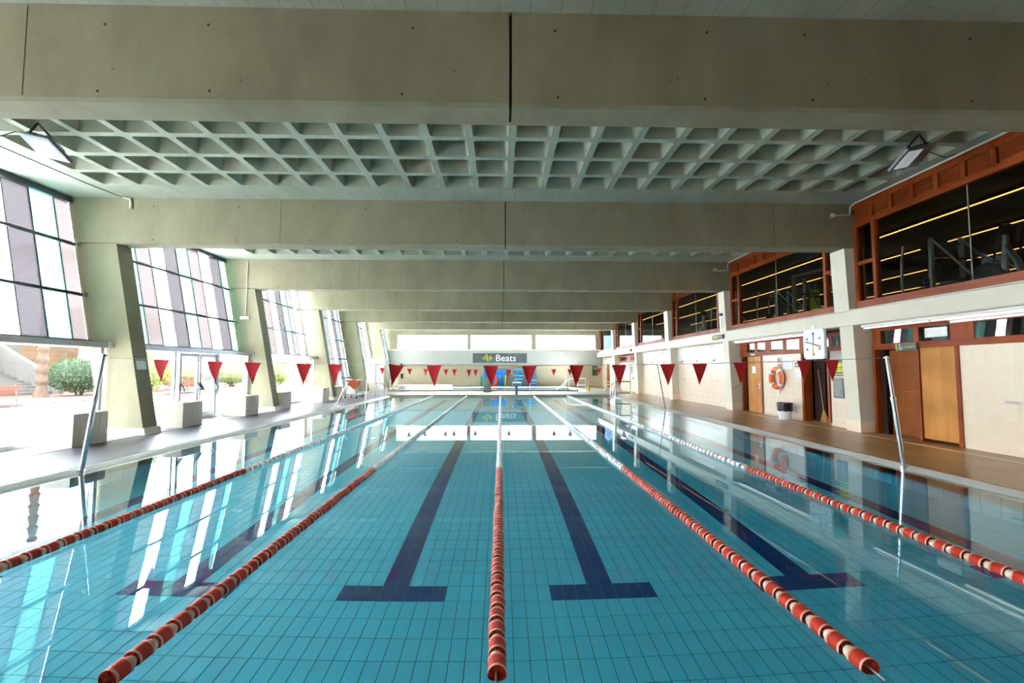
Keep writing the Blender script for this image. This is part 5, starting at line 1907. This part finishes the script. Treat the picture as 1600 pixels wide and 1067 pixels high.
# trolley with orange slings
t = thing('equipment_trolley', 'steel trolley carrying orange slings beside the garden-side blocks', 'trolley', (-8.0, 25.2, DECK))
for sx in (-1, 1):
    for sy in (-1, 1):
        MB().tube([(sx * .3, sy * .5, .1), (sx * .3, sy * .5, 1.0)], .02, 8).build('post', 'alu', t)
        MB().lathe([(.0, -.02), (.06, -.02), (.06, .02), (.0, .02)], 12, 'x', (sx * .3, sy * .5, .06)).build('wheel', 'black', t)
for z in (.2, .98):
    mb = MB()
    mb.tube([(-.3, -.5, z), (.3, -.5, z), (.3, .5, z), (-.3, .5, z)], .018, 8, closed=True)
    mb.build('frame_ring', 'alu', t)
MB().box(-.3, .3, -.5, .5, .2, .22).build('tray', 'alu', t)
for y0, m in ((-.48, 'orange_cloth'), (.04, 'orange')):
    mb = MB()
    vs, fs = [], []
    for i in range(9):
        a = PI * i / 8
        for y in (y0, y0 + .42):
            vs.append((.29 * math.cos(a), y, .97 - (.34 if y0 < 0 else .5) * math.sin(a)))
            vs.append((.27 * math.cos(a), y, .97 - (.32 if y0 < 0 else .48) * math.sin(a)))
    for i in range(8):
        a = i * 4
        fs += [(a, a + 2, a + 6, a + 4), (a + 1, a + 5, a + 7, a + 3), (a, a + 4, a + 5, a + 1), (a + 2, a + 3, a + 7, a + 6)]
    fs += [tuple([i * 4 for i in range(9)]), tuple([i * 4 + 2 for i in range(9)])]
    mb.add(vs, fs)
    mb.build('sling', m, t)

# whirlpool tub
t = thing('whirlpool_tub', 'low white whirlpool tub on the far garden side of the small pool', 'tub', (-5.9, 36.0, DECK))
mb = MB()
n = 32
vs, fs = [], []
for q in range(n):
    a = 2 * PI * q / n
    c_, s_ = math.cos(a), math.sin(a)
    sx = abs(c_) ** .6 * (1 if c_ > 0 else -1)
    sy = abs(s_) ** .6 * (1 if s_ > 0 else -1)
    for (r_, z) in ((1.0, 0), (1.0, .30), (.97, .33), (.86, .33), (.84, .28), (.80, .02)):
        vs.append((2.1 * sx * r_, 1.5 * sy * r_, z))
for q in range(n):
    for k in range(5):
        a, b = q * 6 + k, ((q + 1) % n) * 6 + k
        fs.append((a, a + 1, b + 1, b))
mb.add(vs, fs)
mb.build('rim', 'white', t, smooth=40)
MB().prism([(1.75 * math.cos(2 * PI * q / 24), 1.25 * math.sin(2 * PI * q / 24)) for q in range(24)], 'z', .02, .22).build('tub_water', 'blue_pale', t)
o = MB().tube([(0, 0, 0), (0, 0, .4)], .05, 10).build('marker_post', 'yellow', None, loc=(-5.4, 34.2, DECK))
tag(o, 'small yellow marker in front of the whirlpool tub', 'marker')

t = thing('notice_board', 'tall dark green board on the far wall near the corner', 'sign', (8.55, BACK - .03, 1.5))
MB().bbox(-.24, .24, -.02, .02, -.45, .42, .006).build('panel', 'green_dark', t)
for z in (.25, .12):
    MB().box(-.18, .18, -.025, -.019, z, z + .03).build('text_line', 'white', t)
t = thing('loudspeaker', 'small black loudspeaker under the white band at the garden-side corner', 'speaker', (-8.85, BACK - .34, 1.95))
MB().bbox(-.09, .09, -.08, .08, -.18, .18, .01).build('cabinet', 'black', t)
MB().lathe([(.06, -.085), (.05, -.075), (.0, -.07)], 12, 'y').build('cone', 'dark_grey', t)
t = thing('loudspeaker', 'lower black box under the loudspeaker at the garden-side corner', 'speaker', (-8.85, BACK - .10, 1.02))
MB().bbox(-.09, .09, -.08, .08, -.22, .22, .01).build('cabinet', 'black', t)
MB().lathe([(.06, -.085), (.05, -.075), (.0, -.07)], 12, 'y').build('cone', 'dark_grey', t)

# white cubicle in the fifth garden bay
t = thing('changing_cubicle', 'white panelled cubicle with a red notice before the far garden windows', 'cubicle', (-9.05, 33.3, DECK))
MB().bbox(-.35, .25, -1.1, 1.3, 0, 2.28, .02).build('body', 'white', t)
MB().bbox(.25, .275, -.9, -.05, .05, 2.1, .006).build('door', 'white', t)
MB().bbox(.25, .275, 0.05, .95, .05, 2.1, .006).build('door', 'white', t)
MB().box(.276, .282, .15, .75, 1.5, 1.62).build('red_notice', 'red', t)
for z in (1.9, 1.2, .4):
    MB().box(-.2, .1, -1.12, -1.1, z, z + .03).build('panel_joint', 'alu', t)

bpy.context.view_layer.update()
